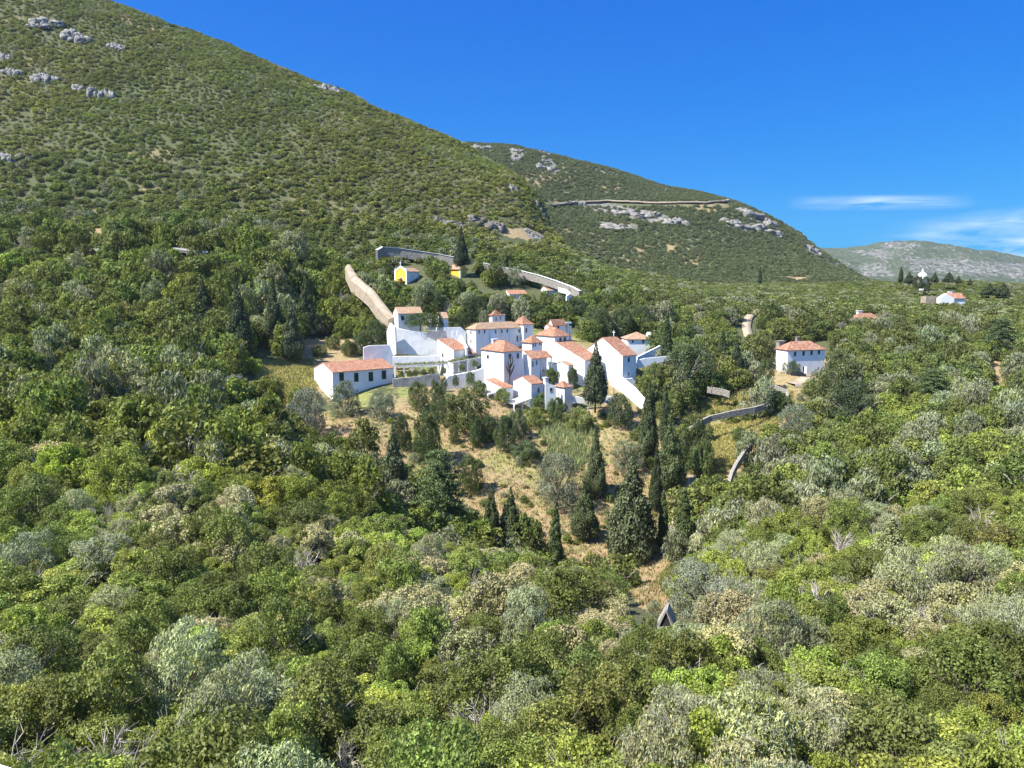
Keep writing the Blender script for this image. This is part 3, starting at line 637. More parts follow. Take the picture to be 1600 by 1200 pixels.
for lab, l in used.items():
    l.sort(key=lambda o: o.location.x / o.location.y)
    for k, o in enumerate(l):
        o['group'] = lab.replace('big ', '').replace('small ', '').replace('medium ', '')
        if len(l) > 1 and k < 10: o['label'] = lab + ', ' + ('rightmost' if k == len(l) - 1 else ORD[k])
        if len(o['label'].split()) > 16: o['label'] = o['label'].replace('big ', '').replace('small ', '').replace('medium ', '')
        if len(o['label'].split()) > 16: o['label'] = o['label'].replace('mid-toned ', '').replace('dark ', '').replace('pale ', '')
        if len(o['label'].split()) > 16: o['label'] = o['label'].replace(' from left', '')
print('single plants', sum(len(l) for l in used.values()), 'labels', len(used), 'rest', len(rest))
scatter('woodland', [p for p in rest if p[1] < 290])
scatter('hillside_scrub', [p for p in rest if p[1] >= 290])
mp = []
for i in np.where(kb)[0]:
    r = rs.uniform(2.0, 3.6); f = rs.uniform(.7, 1.25); k = 'oak' if rs.rand() < .7 else 'bush'; T = np.array((.145, .175, .070)) * f + (.008, .010, .010)
    mp.append((XM[i], YM[i], ZM[i] - .3, r, r * .75, k, 's', tuple(T)))
scatter('mountain_scrub', mp); print('mountain', len(mp))
# ---------------------------------------------------------------- buildings
UP = Vector((0, 0, 1))
def dirv(deg): a = math.radians(deg); return Vector((math.cos(a), math.sin(a), 0))
def along(T, d, px):
    """how far from T along the horizontal direction d the column px of the photo lies"""
    k = (px - 800) / FPX; return (k * (T.y * cp - (T.z - HZ) * sp) - T.x) / (d.x - k * d.y * cp)
def onplane(px, py, T, d):
    x, dy, dz = ray(px, py); n = Vector((-d.y, d.x, 0)); r = Vector((x, dy, dz)); t = n.dot(T - Vector((0, 0, HZ))) / n.dot(r)
    return Vector((0, 0, HZ)) + r * t
def slab(mb, pts, th=.16):
    """one roof slope: pts[0]-pts[1] is its eave"""
    pts = [Vector(p) for p in pts]; e = (pts[1] - pts[0]).normalized(); n = (pts[1] - pts[0]).cross(pts[-1] - pts[0]).normalized()
    if n.z < 0: n = -n
    v = n.cross(e); uv = [((p - pts[0]).dot(e), (p - pts[0]).dot(v)) for p in pts]
    top = [p + n * th for p in pts]; mb.poly(top, uv); mb.poly(pts[::-1]); m = len(pts)
    for i in range(m): j = (i + 1) % m; mb.poly([pts[i], pts[j], top[j], top[i]])
def window(par, T, d, nout, px, py, w, h, kind='dark', name='window'):
    c = onplane(px, py, T, d); a = c - d * w / 2 - UP * h / 2
    fm = {'dark': M_STONEFR, 'green': M_FRAME, 'white': M_WHITE, 'door': M_STONEFR, 'red': M_WHITE}[kind]; t = .14
    f = MB(); dp = nout * .07; a0 = a - nout * .1
    f.box(a0, d * w, nout * .17, UP * t); f.box(a0 + UP * (h - t), d * w, nout * .17, UP * t)
    f.box(a0 + UP * t, d * t, nout * .17, UP * (h - 2 * t)); f.box(a0 + UP * t + d * (w - t), d * t, nout * .17, UP * (h - 2 * t))
    if kind == 'green':
        f.box(a0 + d * (w / 2 - .03) + UP * t, d * .06, nout * .14, UP * (h - 2 * t))
        for k in (1, 2, 3): f.box(a0 + d * t + UP * (h * k / 4), d * (w / 2 - t - .03), nout * .14, UP * .06); f.box(a0 + d * (w / 2 + .03) + UP * (h * k / 4), d * (w / 2 - t - .03), nout * .14, UP * .06)
    wi = f.build(name, fm, par)
    g = MB().box(a0 + d * t + UP * t, d * (w - 2 * t), nout * .115, UP * (h - 2 * t)); g.build('panel' if kind == 'red' else 'pane', M_RED if kind == 'red' else M_PANE, wi)
    return wi
ALLB = []
def building(name, label, cat, px, py, Y, ang, r, l, base, kind, rise, wins=(), wall=M_WHITE, tile=M_TILE, oh=.32, ridge_in=None, group=None, sink=3.5):
    if Y is None: Y = hit(px, base).y
    T = at(px, py, Y); a = dirv(ang); b = dirv(ang + 90)
    La = along(T, a, r) if r > 100 else r; Lb = along(T, b, l) if l > 100 else l
    z0 = at(px, base, Y).z - sink; z0 = min([z0] + [gz((T + a * La * i + b * Lb * j).x, (T + a * La * i + b * Lb * j).y) - .8 for i in (0, 1) for j in (0, 1)]); H = T.z - z0; D = Vector((T.x, T.y, z0 + sink))
    rt = root(name, D, label, cat, group)
    P = [T, T + a * La, T + a * La + b * Lb, T + b * Lb]; B0 = [p - UP * H for p in P]; w = MB(); R = MB(); u = UP * rise
    def q(*p): w.poly(p)
    w.poly(B0[::-1])
    ea, eb = a * oh, b * oh
    if kind == 'ga':
        m0, m1 = T + b * Lb / 2 + u, T + a * La + b * Lb / 2 + u
        q(B0[0], B0[1], P[1], P[0]); q(B0[1], B0[2], P[2], m1, P[1]); q(B0[2], B0[3], P[3], P[2]); q(B0[3], B0[0], P[0], m0, P[3]); q(P[0], P[1], m1, m0); q(P[2], P[3], m0, m1)
        dz = u * (oh / (Lb / 2)); e2 = a * .12
        slab(R, [P[0] - eb - dz - e2, P[1] - eb - dz + e2, m1 + e2, m0 - e2]); slab(R, [P[2] + eb - dz + e2, P[3] + eb - dz - e2, m0 - e2, m1 + e2])
    elif kind == 'gb':
        m0, m1 = T + a * La / 2 + u, T + b * Lb + a * La / 2 + u
        q(B0[0], B0[1], P[1], m0, P[0]); q(B0[1], B0[2], P[2], P[1]); q(B0[2], B0[3], P[3], m1, P[2]); q(B0[3], B0[0], P[0], P[3]); q(P[1], P[2], m1, m0); q(P[3], P[0], m0, m1)
        dz = u * (oh / (La / 2)); e2 = b * .12
        slab(R, [P[1] + ea - dz - e2, P[2] + ea - dz + e2, m1 + e2, m0 - e2]); slab(R, [P[3] - ea - dz + e2, P[0] - ea - dz - e2, m0 - e2, m1 + e2])
    elif kind in ('hip', 'pyr'):
        for i in range(4): j = (i + 1) % 4; q(B0[i], B0[j], P[j], P[i])
        q(*P); s = min(La, Lb) / 2 if kind == 'hip' else None
        if kind == 'pyr': m0 = m1 = T + a * La / 2 + b * Lb / 2 + u; la = True
        elif La >= Lb: s = ridge_in or s; m0, m1 = T + a * s + b * Lb / 2 + u, T + a * (La - s) + b * Lb / 2 + u; la = True
        else: s = ridge_in or s; m0, m1 = T + b * s + a * La / 2 + u, T + b * (Lb - s) + a * La / 2 + u; la = False
        Q = [P[0] - ea - eb, P[1] + ea - eb, P[2] + ea + eb, P[3] - ea + eb]; Q = [x - UP * .08 for x in Q]
        def sl(i, j, *tops):
            if kind == 'pyr':      # bell-cast: flatter at the eaves
                t = tops[0]; k0 = Q[i].lerp(t, .32) - UP * rise * .12; k1 = Q[j].lerp(t, .32) - UP * rise * .12
                slab(R, [Q[i], Q[j], k1, k0]); slab(R, [k0, k1, t])
            else: slab(R, [Q[i], Q[j], *tops])
        if kind == 'pyr':
            for i in range(4): sl(i, (i + 1) % 4, m0)
        elif la: sl(0, 1, m1, m0); sl(1, 2, m1); sl(2, 3, m0, m1); sl(3, 0, m0)
        else: sl(0, 1, m0); sl(1, 2, m1, m0); sl(2, 3, m1); sl(3, 0, m0, m1)
    elif kind == 'sb':      # lean-to, rising away along b
        q(B0[0], B0[1], P[1], P[0]); q(B0[1], B0[2], P[2] + u, P[1]); q(B0[2], B0[3], P[3] + u, P[2] + u); q(B0[3], B0[0], P[0], P[3] + u); q(P[0], P[1], P[2] + u, P[3] + u)
        dz = u * (oh / Lb); slab(R, [P[0] - eb - dz - a * .05, P[1] - eb - dz + a * .1, P[2] + u + a * .1, P[3] + u - a * .05])
    elif kind == 'sa':
        q(B0[0], B0[1], P[1] + u, P[0]); q(B0[1], B0[2], P[2] + u, P[1] + u); q(B0[2], B0[3], P[3], P[2] + u); q(B0[3], B0[0], P[0], P[3]); q(P[0], P[1] + u, P[2] + u, P[3])
        dz = u * (oh / La); slab(R, [P[3] - ea - dz, P[0] - ea - dz, P[1] + u, P[2] + u])
    elif kind == 'flat':
        for i in range(4): j = (i + 1) % 4; q(B0[i], B0[j], P[j], P[i])
        q(*[p for p in P]); R = None
        cop = MB(); k = .25
        for (s0, d0, L0, d1) in ((P[0], a, La, b), (P[3], a, La, -b), (P[0] + b * k, b, Lb - 2 * k, a), (P[1] + b * k, b, Lb - 2 * k, -a)): cop.box(s0 + UP * .003, d0 * L0, d1 * k, UP * .45)
        cop.build('parapet', wall, rt)
    wl = w.build('wall', wall, rt)
    if R is not None and R.f: R.build('roof', tile, rt)
    for s in wins:
        face, wx, wy, ww, wh = s[:5]; kd = s[5] if len(s) > 5 else 'dark'; nm = s[6] if len(s) > 6 else ('door' if kd in ('door', 'red') else 'window')
        window(rt, T, a if face == 'a' else b, -b if face == 'a' else -a, wx, wy, ww, wh, kd, nm)
    ALLB.append(rt); return rt, T, a, b, La, Lb
def chimney(rt, c, w, d, h, cap=True, m=None, part='chimney'):
    f = MB().box(Vector(c), w, d, UP * h)
    if cap: f.box(Vector(c) - w * .12 - d * .12 + UP * h, w * 1.24, d * 1.24, UP * .18)
    return f.build(part, m or M_WHITE, rt)
def cross(rt, c, d, h=1.3, m=None, part='cross'):
    c = Vector(c); n = Vector((-d.y, d.x, 0)); t = h * .1
    MB().box(c - d * t / 2 - n * t / 2, d * t, n * t, UP * h).box(c - d * h * .28 - n * t * .55 + UP * h * .62, d * h * .56, n * t * 1.1, UP * t).build(part, m or M_OLDWHITE, rt)
A1 = 37
# 1 long house
b1 = building('white_house', 'long white house with red tiled gable roof and four green windows', 'house', 519.5, 582, 196, A1, 614, 490.5, 628, 'ga', 2.0,
    [('a', 533.7, 589, 1.3, 2.3, 'green'), ('a', 556.7, 589.5, 1.3, 2.5, 'green'), ('a', 579.4, 588.5, 1.35, 2.6, 'green'), ('a', 599.9, 585.6, 1.4, 2.5, 'green')])
# church: the gable faces left
b2 = building('church', 'tall white church with broad gable, tiled roof and stone cross', 'church', 973, 556, 204, 40, 994.5, 15.5, 590, 'ga', 4.6,
    [('a', 982.3, 562, .9, 1.5), ('a', 982, 584.5, .6, 1.0), ], oh=.25)
cross(b2[0], b2[1] + b2[3] * 7.75 + b2[2] * (b2[4] * .82) + UP * 4.8, b2[3], 1.7)
# nave annexe: lean-to whose front slopes down to the right
b3 = building('church_annexe', 'low tiled annexe with sloping white front, left of the church', 'annexe', 914, 563, 204.5, 40, 6.5, 14.5, 600, 'sb', 5.2, [('b', 897, 586, .5, 1.2)])
b3b = building('porch', 'small white gabled porch against the annexe front', 'porch', 888, 571, 203, 40, 2.0, 867, 596, 'ga', .8, (), M_WHITE, M_TILEOLD)
b4 = building('hip_roofed_tower', 'white square block with hipped red roof and two tall windows, left of the church', 'tower', 867, 526, 214, 40, 889.5, 838, 580, 'hip', 2.4,
    [('a', 875.5, 532.5, .95, 1.9), ('a', 882.5, 531.5, .95, 1.9), ('b', 859.7, 548, .9, 1.2)])
b5 = building('front_tower', 'broad front white tower with hipped roof and a bare climbing tree on its wall', 'tower', 787.4, 550, 199, 40, 815.6, 752.4, 600, 'hip', 2.6,
    [('a', 796.7, 557, 1.0, 1.5), ('a', 809, 556, .8, 1.5), ('b', 762.5, 557.5, 1.1, 1.2)])
chimney(b5[0], b5[1] + b5[3] * 7.2 + b5[2] * 2.0 + UP * 1.6, b5[2] * 1.7, b5[3] * .7, 1.2)
# battered buttress on its right end
def battered(name, label, T, d, n, w0, top, bot, out_top, out_bot, m=M_WHITE):
    pass
T5, a5, c5, L5 = b5[1], b5[2], b5[3], b5[4]
e5 = T5 + a5 * (L5 + .01); MB().prism([e5 - UP * 1.0, e5 - UP * 9.5, e5 - UP * 9.5 + a5 * 2.0, e5 - UP * 3 + a5 * .4], c5 * 3.5).build('buttress', M_WHITE, b5[0])
b6 = building('long_wing', 'long rear white wing of cells with a low tiled roof and white buttresses', 'building', 743.6, 515, 224, A1, 817, 729, 556, 'hip', 1.8,
    [('b', 736, 519.5, .9, 1.0), ('b', 736, 533, .8, 1.2), ('a', 748.6, 518.5, .5, 1.2), ('a', 757.2, 518.3, .6, 1.2), ('a', 774.3, 518.3, .6, 1.2), ('a', 784, 517.5, .6, 1.2), ('a', 792.5, 517, .6, 1.2), ('a', 811, 517, .7, 1.2),
     ('a', 808.3, 529, .7, 2.0), ('a', 813, 527.5, .5, 1.2)], tile=M_TILEOLD, ridge_in=2.5)
T6, a6, c6, L6 = b6[1], b6[2], b6[3], b6[4]
for pxb, w0, w1, dz in ((765, 2.0, 4.2, .4), (796, .5, .8, .1), (816.5, .5, .7, .1)):
    s = along(T6, a6, pxb); c = T6 + a6 * s
    MB().prism([c - c6 * .05 - UP * dz + a6 * 0, c - c6 * w1 * .55 - UP * 8.5, c - UP * 8.5, c - UP * dz + c6 * .3], a6 * (1.9 if w0 > 1 else .5)).build('buttress', M_WHITE, b6[0])
b7 = building('pyramid_roofed_tower', 'small white tower with pointed pyramid roof behind the long wing', 'tower', 818, 507, 233, 40, 833.3, 801, 536, 'pyr', 2.6, [('a', 822.3, 516, .8, 1.5)])
b8 = building('lookout', 'tiny white lookout with pointed roof and two windows above the wing', 'tower', 769, 493, 242, 42, 785.5, 764, 512, 'pyr', 1.7, [('a', 775.2, 498.6, .5, 1.1), ('a', 782, 497, .5, 1.1)])
chimney(b8[0], b8[1] + b8[2] * 4.6 - UP * 3.0, b8[2] * 1.0, b8[3] * 1.0, 3.0)
b9 = building('belfry_house', 'small white house with arched open belfry end, behind the hipped block', 'house', 863, 507, 236, 36, 884, 857, 524, 'ga', 1.5, [('a', 872, 512, .9, 1.5, 'door')])
T9, a9, c9 = b9[1], b9[2], b9[3]; ex = b9[4]
for k in range(2): MB().box(T9 + a9 * (ex + .8 + k * 1.2) - UP * 6 - c9 * .1, a9 * .4, c9 * .8, UP * (5.9 - k * .6)).build('pier', M_WHITE, b9[0])
MB().box(T9 + a9 * (ex + .05) - UP * .05 - c9 * .12, a9 * 2.4, c9 * .85, UP * .6).build('bell_arch', M_WHITE, b9[0])
b9b = building('tiled_store', 'tiny tiled store against the left of the belfry house', 'store', 858, 511, 235, 36, 2.0, 851, 524, 'ga', .7, [('a', 860, 513, .5, .7)])
b10 = building('upper_cell', 'small white upper cell with three windows behind the front tower', 'house', 831, 536, 208, 40, 847.5, 816, 556, 'hip', 1.9,
    [('a', 833.5, 540, .5, 1.0), ('a', 836.8, 538.7, .5, 1.0), ('a', 843.5, 537, .5, 1.0), ('a', 846, 536.4, .4, 1.0)])
b11 = building('balcony_house', 'white house with lean-to roof over a pillared balcony, beside the front tower', 'house', 829.8, 560.5, 202, A1, 844, 817, 590, 'sb', 1.9,
    [('a', 832.5, 569, .5, 1.6), ('a', 838.5, 567, .5, 1.4)])
T11, a11, c11, L11 = b11[1], b11[2], b11[3], b11[4]
R = MB(); P0 = T11 + a11 * (L11 + .12); L2 = along(T11, a11, 862) - L11
slab(R, [P0 - c11 * .4 - UP * .1, P0 + a11 * L2 - c11 * .4 - UP * .1, P0 + a11 * L2 + c11 * 3 + UP * 1.6, P0 + c11 * 3 + UP * 1.6]); R.build('roof', M_TILE, b11[0])
for k in range(3): MB().tube([P0 + a11 * (L2 * (k + .1) / 2.3) - UP * 4.6 - c11 * .05, P0 + a11 * (L2 * (k + .1) / 2.3) - UP * .1 - c11 * .05], .2, 8).build('pillar', M_WHITE, b11[0])
MB().box(P0 - UP * 9 - c11 * .2, a11 * L2, c11 * 3, UP * 5.2).build('terrace', M_GREYW, b11[0]); MB().box(P0 - UP * 3.79 + c11 * 2.4, a11 * L2, c11 * .5, UP * 3.9).build('rear_wall', M_WHITE, b11[0])
b12 = building('front_cottage', 'front white cottage with flaring gable roof and one dark window', 'cottage', 830, 600, 192, A1, 848, 802, 624, 'ga', 1.6, [('a', 841.5, 609.5, .7, 1.4), ('a', 834.5, 606.5, .3, .3), ('a', 845.5, 604, .3, .3)])
P = T12 = b12[1] + b12[2] * (b12[4] + .6) - b12[3] * .2
ch = root('standing_chimney', P - UP * 6, 'slim white chimney stack between the front cottage and the corner lodge', 'chimney')
MB().box(P - UP * 8, b12[2] * 1.5, b12[3] * 1.2, UP * 7.6).build('shaft', M_WHITE, ch); MB().box(P - UP * .4 + b12[2] * .15, b12[2] * 1.1, b12[3] * .9, UP * 1.5).box(P + UP * 1.1, b12[2] * 1.4, b12[3] * 1.15, UP * .25).build('cap', M_WHITE, ch)
b13 = building('corner_lodge', 'small white corner lodge with pyramid roof and round window', 'lodge', 882, 605.5, 190, 43, 894, 866, 634, 'pyr', 1.4, [('b', 873, 616.5, .5, .5)])
MB().prism([onplane(852, 596, b13[1], dirv(10)), onplane(861, 601, b13[1], dirv(10)), onplane(869, 603, b13[1], dirv(10)), onplane(869, 640, b13[1], dirv(10)), onplane(852, 640, b13[1], dirv(10))], dirv(100) * .5).build('linking_wall', M_WHITE, b13[0])
window(b13[0], b13[1], dirv(10), -dirv(100), 861, 609, .8, 1.2)
b14 = building('lean_to_shed', 'white shed with steep sloping tiled roof at the foot of the front tower', 'shed', 786, 606.5, 194, 40, 3.6, 758, 618, 'sb', 1.6)
b16 = building('rear_house', 'white single-storey rear house with round chimney, right of the church', 'house', 981, 530.5, 224, 5, 1019, 8.0, 552, 'hip', 1.9, [('a', 1005, 533.5, .7, 1.2), ('a', 988.5, 533.5, .6, 1.0)], tile=M_TILEOLD)
c = b16[1] + b16[2] * 6.9 + b16[3] * 1.5; MB().tube([c + UP * .2, c + UP * 1.5, c + UP * 2.1], [.9, .9, .5], 10).tube([c + a9 * 1.1 + UP * 0, c + a9 * 1.1 + UP * 1.4], .5, 8).build('chimney', M_WHITE, b16[0])
# upper left group
b18 = building('upper_barn', 'white barn with faded tile roof at the top of the rampart path', 'barn', 622, 490, 232, 20, 660, 614.5, 504, 'ga', 1.8, [('a', 629, 497, 1.2, 1.5)], tile=M_TILEOLD)
b19 = building('hillside_chapel', 'small white chapel with stepped gable beside the upper barn', 'chapel', 687, 497, 229, 18, 700, 681, 516, 'ga', 1.6, [('a', 692.5, 508, .5, 1.1, 'door')], tile=M_TILEOLD)
MB().prism([onplane(666, 495, b19[1], dirv(170)), onplane(670, 489, b19[1], dirv(170)), onplane(674, 497, b19[1], dirv(170)), onplane(681, 506, b19[1], dirv(170)), onplane(681, 516, b19[1], dirv(170)), onplane(666, 516, b19[1], dirv(170))], dirv(80) * .5).build('gable_wall', M_WHITE, b19[0])
b20 = building('mill_house', 'white house with one window and dark red lean-to roof above the pergola', 'house', 709, 547, 212, A1, 733, 683.5, 570, 'sb', 2.6, [('b', 692, 555, 1.0, 1.3)])
b21 = building('low_lean_to', 'low tiled lean-to tucked behind the mill house', 'lean-to', 733, 553, 213, A1, 744, 722, 566, 'sb', 1.0)
# the two yellow chapels
b22 = building('yellow_chapel', 'yellow chapel with curved white gable, red door and small cross', 'chapel', 636, 424, None, 56, 655, 617.5, 444, 'ga', 1.3, [], wall=M_OLDWHITE, tile=M_TILEOLD)
T, a_, b_, La_, Lb_ = b22[1:]
def fp(s, z): return T - a_ * .25 + b_ * s + UP * z
Y1 = 5.0
MB().prism([fp(.15, 0), fp(.15, -Y1 - 2), fp(Lb_ - .15, -Y1 - 2), fp(Lb_ - .15, 0), fp(Lb_ * .72, .7), fp(Lb_ / 2, 1.5), fp(Lb_ * .28, .7)], a_ * .3).build('yellow_front', M_YELLOW, b22[0])
g = MB(); arc = [(0, .3), (.12, .35), (.2, 1.0), (.35, 1.7), (.5, 2.15), (.65, 1.7), (.8, 1.0), (.88, .35), (1, .3)]; arc2 = [(1, -.25), (.8, .35), (.65, 1.05), (.5, 1.45), (.35, 1.05), (.2, .35), (0, -.25)]
for i in range(4): g.prism([fp(Lb_ * arc[2 * i][0], arc[2 * i][1]) - a_ * .12, fp(Lb_ * arc[2 * i + 2][0], arc[2 * i + 2][1]) - a_ * .12, fp(Lb_ * arc[2 * i + 2][0], arc[2 * i + 2][1] - .6) - a_ * .12, fp(Lb_ * arc[2 * i][0], arc[2 * i][1] - .6) - a_ * .12], a_ * .5)
for s in (-.1, Lb_ - .5): g.box(fp(s, -Y1 - 2) - a_ * .15, b_ * .6, a_ * .5, UP * (Y1 + 2.2)); g.box(fp(s + .15, .35) - a_ * .1, b_ * .3, a_ * .3, UP * .8)
g.build('white_trim', M_WHITE, b22[0]); cross(b22[0], fp(Lb_ / 2, 2.1), b_, 1.6)
window(b22[0], T - a_ * .25, b_, -a_, 627, 439.5, 1.5, 3.0, 'red', 'door')
b23 = building('yellow_hermitage', 'tiny ochre hermitage with pale tiles by the rampart wall cypress', 'chapel', 719, 420.5, None, 58, 729.5, 702, 434, 'gb', 1.7, [('a', 724.5, 422, .6, 1.0), ('a', 724.5, 428, .7, 1.4, 'door')], wall=M_YELLOW, tile=M_TILEOLD)
MB().box(b23[1] - b23[3] * .06 - UP * 3.4 - b23[2] * .06, b23[2] * .5, b23[3] * .5, UP * 3.3).build('corner_trim', M_WHITE, b23[0])
b24 = building('hill_cottage', 'low white cottage with orange roof half hidden by trees', 'cottage', 796, 460, None, 12, 824, 786, 468, 'ga', 1.4, [])
b25 = building('gabled_cottage', 'small white cottage with bright left gable at the wall end', 'cottage', 856, 454, None, 25, 880, 843, 463, 'ga', 1.4, [], tile=M_TILEOLD)
# right side
b26 = building('right_house', 'white two-storey house with hipped roof, square chimney and four upper windows', 'house', 1231, 547.5, None, 14, 1289, 1213, 584, 'hip', 2.3,
    [('a', 1242.2, 553, .85, 1.5), ('a', 1255.5, 552, .85, 1.5), ('a', 1268, 551, .85, 1.5), ('a', 1279.5, 550, .85, 1.5), ('a', 1256.5, 577, 1.2, 1.8, 'door')], ridge_in=3.2)
Yr = b26[1].y; c = at(1217, 546, Yr + 5); chimney(b26[0], c - UP * .5, dirv(14) * 2.0, dirv(104) * 1.5, 2.9, True, M_STONE); chimney(b26[0], at(1245, 534, Yr + 9), dirv(14) * 1.0, dirv(104) * .8, 1.3, True, M_STONE)
b27 = building('woodland_house', 'lone red roof with a white chimney sunk among the trees', 'house', 1340, 498, None, 15, 1372, 1330, 506, 'hip', 2.0, [])
chimney(b27[0], at(1341, 493, b27[1].y + 4), dirv(15) * 2, dirv(105) * 1.2, 1.8)
b28 = building('ridge_house', 'low white ridge house with white front gable and red roof', 'house', 1484, 466, 352, 4, 1508, 1470, 473, 'ga', 2.4, [])
MB().prism([at(1469, 466, 350), at(1480, 459, 350), at(1491, 466, 350), at(1491, 476, 350), at(1469, 476, 350)], Vector((0, 3, 0))).build('front_gable', M_WHITE, b28[0]); chimney(b28[0], at(1482, 461, 355), Vector((1.8, 0, 0)), Vector((0, 1, 0)), 1.6)
b29 = building('field_shed', 'squat beige shed beside the ridge house', 'shed', 1447, 464.5, 354, 4, 1464, 4, 472, 'flat', 0, wall=M_PAVE)
# domed chapel on the ridge
pc = at(1441, 434, 440); dc = root('domed_chapel', pc - UP * 1, 'white domed chapel with lantern rising from the treetops', 'chapel')
def ring(c, r, z, n=8, ph=.39): return [c + Vector((math.cos(ph + 6.2832 * k / n) * r, math.sin(ph + 6.2832 * k / n) * r, z)) for k in range(n)]
def revolve(mb, c, prof, n=8):
    rr = [ring(c, r, z, n) for r, z in prof]
    for A, B in zip(rr, rr[1:]):
        for k in range(n): j = (k + 1) % n; mb.poly([A[k], A[j], B[j], B[k]])
    mb.poly(rr[-1]); mb.poly(rr[0][::-1]); return mb
revolve(MB(), pc, [(2.8, -4), (2.8, .2), (3.1, .2), (3.1, .5)]).build('drum', M_OLDWHITE, dc)
revolve(MB(), pc, [(2.9, .51), (2.6, 1.5), (2.0, 2.4), (1.3, 3.0), (.6, 3.35)], 12).build('dome', M_OLDWHITE, dc)
revolve(MB(), pc, [(.5, 3.36), (.5, 4.2), (.65, 4.25), (.25, 4.8), (.06, 5.6)]).build('lantern', M_OLDWHITE, dc)
pt = at(1441, 440, 432); revolve(MB(), pt, [(1.2, -5), (1.2, 1.2), (1.4, 1.3), (.2, 2.2)], 8).build('turret', M_WHITE, dc)
# ---------------------------------------------------------------- free-standing walls, laid out by their outline on a vertical plane
def wallpoly(name, label, pts, Y, ang, th, m, ref=None, cat='wall', cop=True):
    T = at(pts[0][0], pts[0][1], Y) if ref is None else at(*ref, Y); d = dirv(ang); n = dirv(ang + 90)
    P = [onplane(x, y, T, d) for x, y in pts]; zc = min(p.z for p in P); o = Vector((sum(p.x for p in P) / len(P), sum(p.y for p in P) / len(P), zc))
    return tag(MB().prism(P, n * th).build(name, m, None, o), label, cat, None, 'thing')
wallpoly('retaining_wall', 'tall pale wall of the upper terrace with sloping top', [(618, 512), (640, 517), (667, 520), (684, 536), (686, 556), (622, 553)], 224, 3, 1.2, M_OLDWHITE)
wallpoly('retaining_wall', 'long low pale wall below the grassy ledge', [(613, 557), (688, 556), (690, 572), (624, 574), (613, 572)], 215, 4, .8, M_OLDWHITE)
wallpoly('garden_wall', 'bluish shaded wall behind the long white house', [(568, 543), (577, 540), (609, 539), (616, 560), (620, 578), (568, 578)], 214, 18, .8, M_OLDWHITE)
wallpoly('stepped_wall', 'steep narrow white wall climbing to the upper barn', [(611, 504), (619, 511), (621, 553), (615, 556), (607, 536), (606, 518)], 222, 160, .8, M_WHITE, (619, 511))
wallpoly('retaining_wall', 'stained grey wall carrying the vine pergola', [(614, 592), (650, 589), (686, 583), (690, 600), (690, 612), (614, 622)], 203, 14, 1.0, M_GREYW)
wallpoly('retaining_wall', 'pale grey wall stepping down left of the front tower', [(692, 600), (700, 588), (745, 579), (764, 572), (764, 612), (692, 620)], 202, 18, 1.0, M_OLDWHITE)
wallpoly('stair_wall', 'white stair wall sloping down from the church corner', [(952, 577), (968, 588), (990, 606), (1011, 630), (1009, 640), (985, 634), (952, 634)], 201, -55, .8, M_WHITE, (973, 592))
wallpoly('ramp_wall', 'pale bluish ramp below the church end wall', [(970, 592), (989, 591), (1012, 628), (1010, 640), (990, 640)], 203.5, 14, .8, M_OLDWHITE)
wallpoly('garden_wall', 'triangular white garden wall right of the church', [(996, 558), (1032, 540), (1036, 548), (1036, 556), (1010, 566), (996, 572)], 214, 25, .6, M_WHITE)
wallpoly('terrace_wall', 'low white terrace wall with grey foot beyond the church', [(996, 563), (1008, 560), (1048, 556), (1048, 562), (996, 576)], 209, 12, .5, M_WHITE)
wallpoly('terrace_wall', 'faint curved white parapet beneath the church cypress', [(893, 619), (916, 622), (945, 621), (960, 618), (960, 630), (893, 630)], 191, 4, .5, M_WHITE)
wallpoly('courtyard_wall', 'lavender courtyard wall with white pilasters left of the wing', [(694, 512), (720, 511), (728, 518), (728, 544), (694, 544)], 226, 12, .6, M_OLDWHITE)
wallpoly('courtyard_wall', 'low blue-shaded wall under the hillside chapel', [(668, 517), (697, 517), (699, 528), (680, 532), (668, 526)], 222, 8, .5, M_GREYW)
wallpoly('white_pilaster', 'left slim white pilaster in the small courtyard', [(706, 519), (709, 518), (709, 545), (706, 545)], 223, 12, .6, M_WHITE, cat='pilaster')
wallpoly('white_pilaster', 'right slim white pilaster in the small courtyard', [(714, 517), (717, 517), (717, 543), (714, 543)], 223.5, 12, .6, M_WHITE, cat='pilaster')
wallpoly('stair_wall', 'white wedge-shaped stair wall beside the long wing', [(717, 527), (722, 525), (731, 543), (731, 556), (720, 541)], 221, 100, .5, M_WHITE, (725, 541))
wallpoly('terrace_wall', 'crumbling white wall under the broad umbrella tree', [(728, 655), (760, 637), (775, 646), (775, 664), (728, 668)], 187, 20, .6, M_WHITE)
wallpoly('ruined_arch', 'white ruined archway wall beneath the pergola slope', [(654, 640), (660, 634), (672, 645), (690, 652), (690, 668), (664, 654)], 190, 10, .5, M_WHITE, cat='ruin')
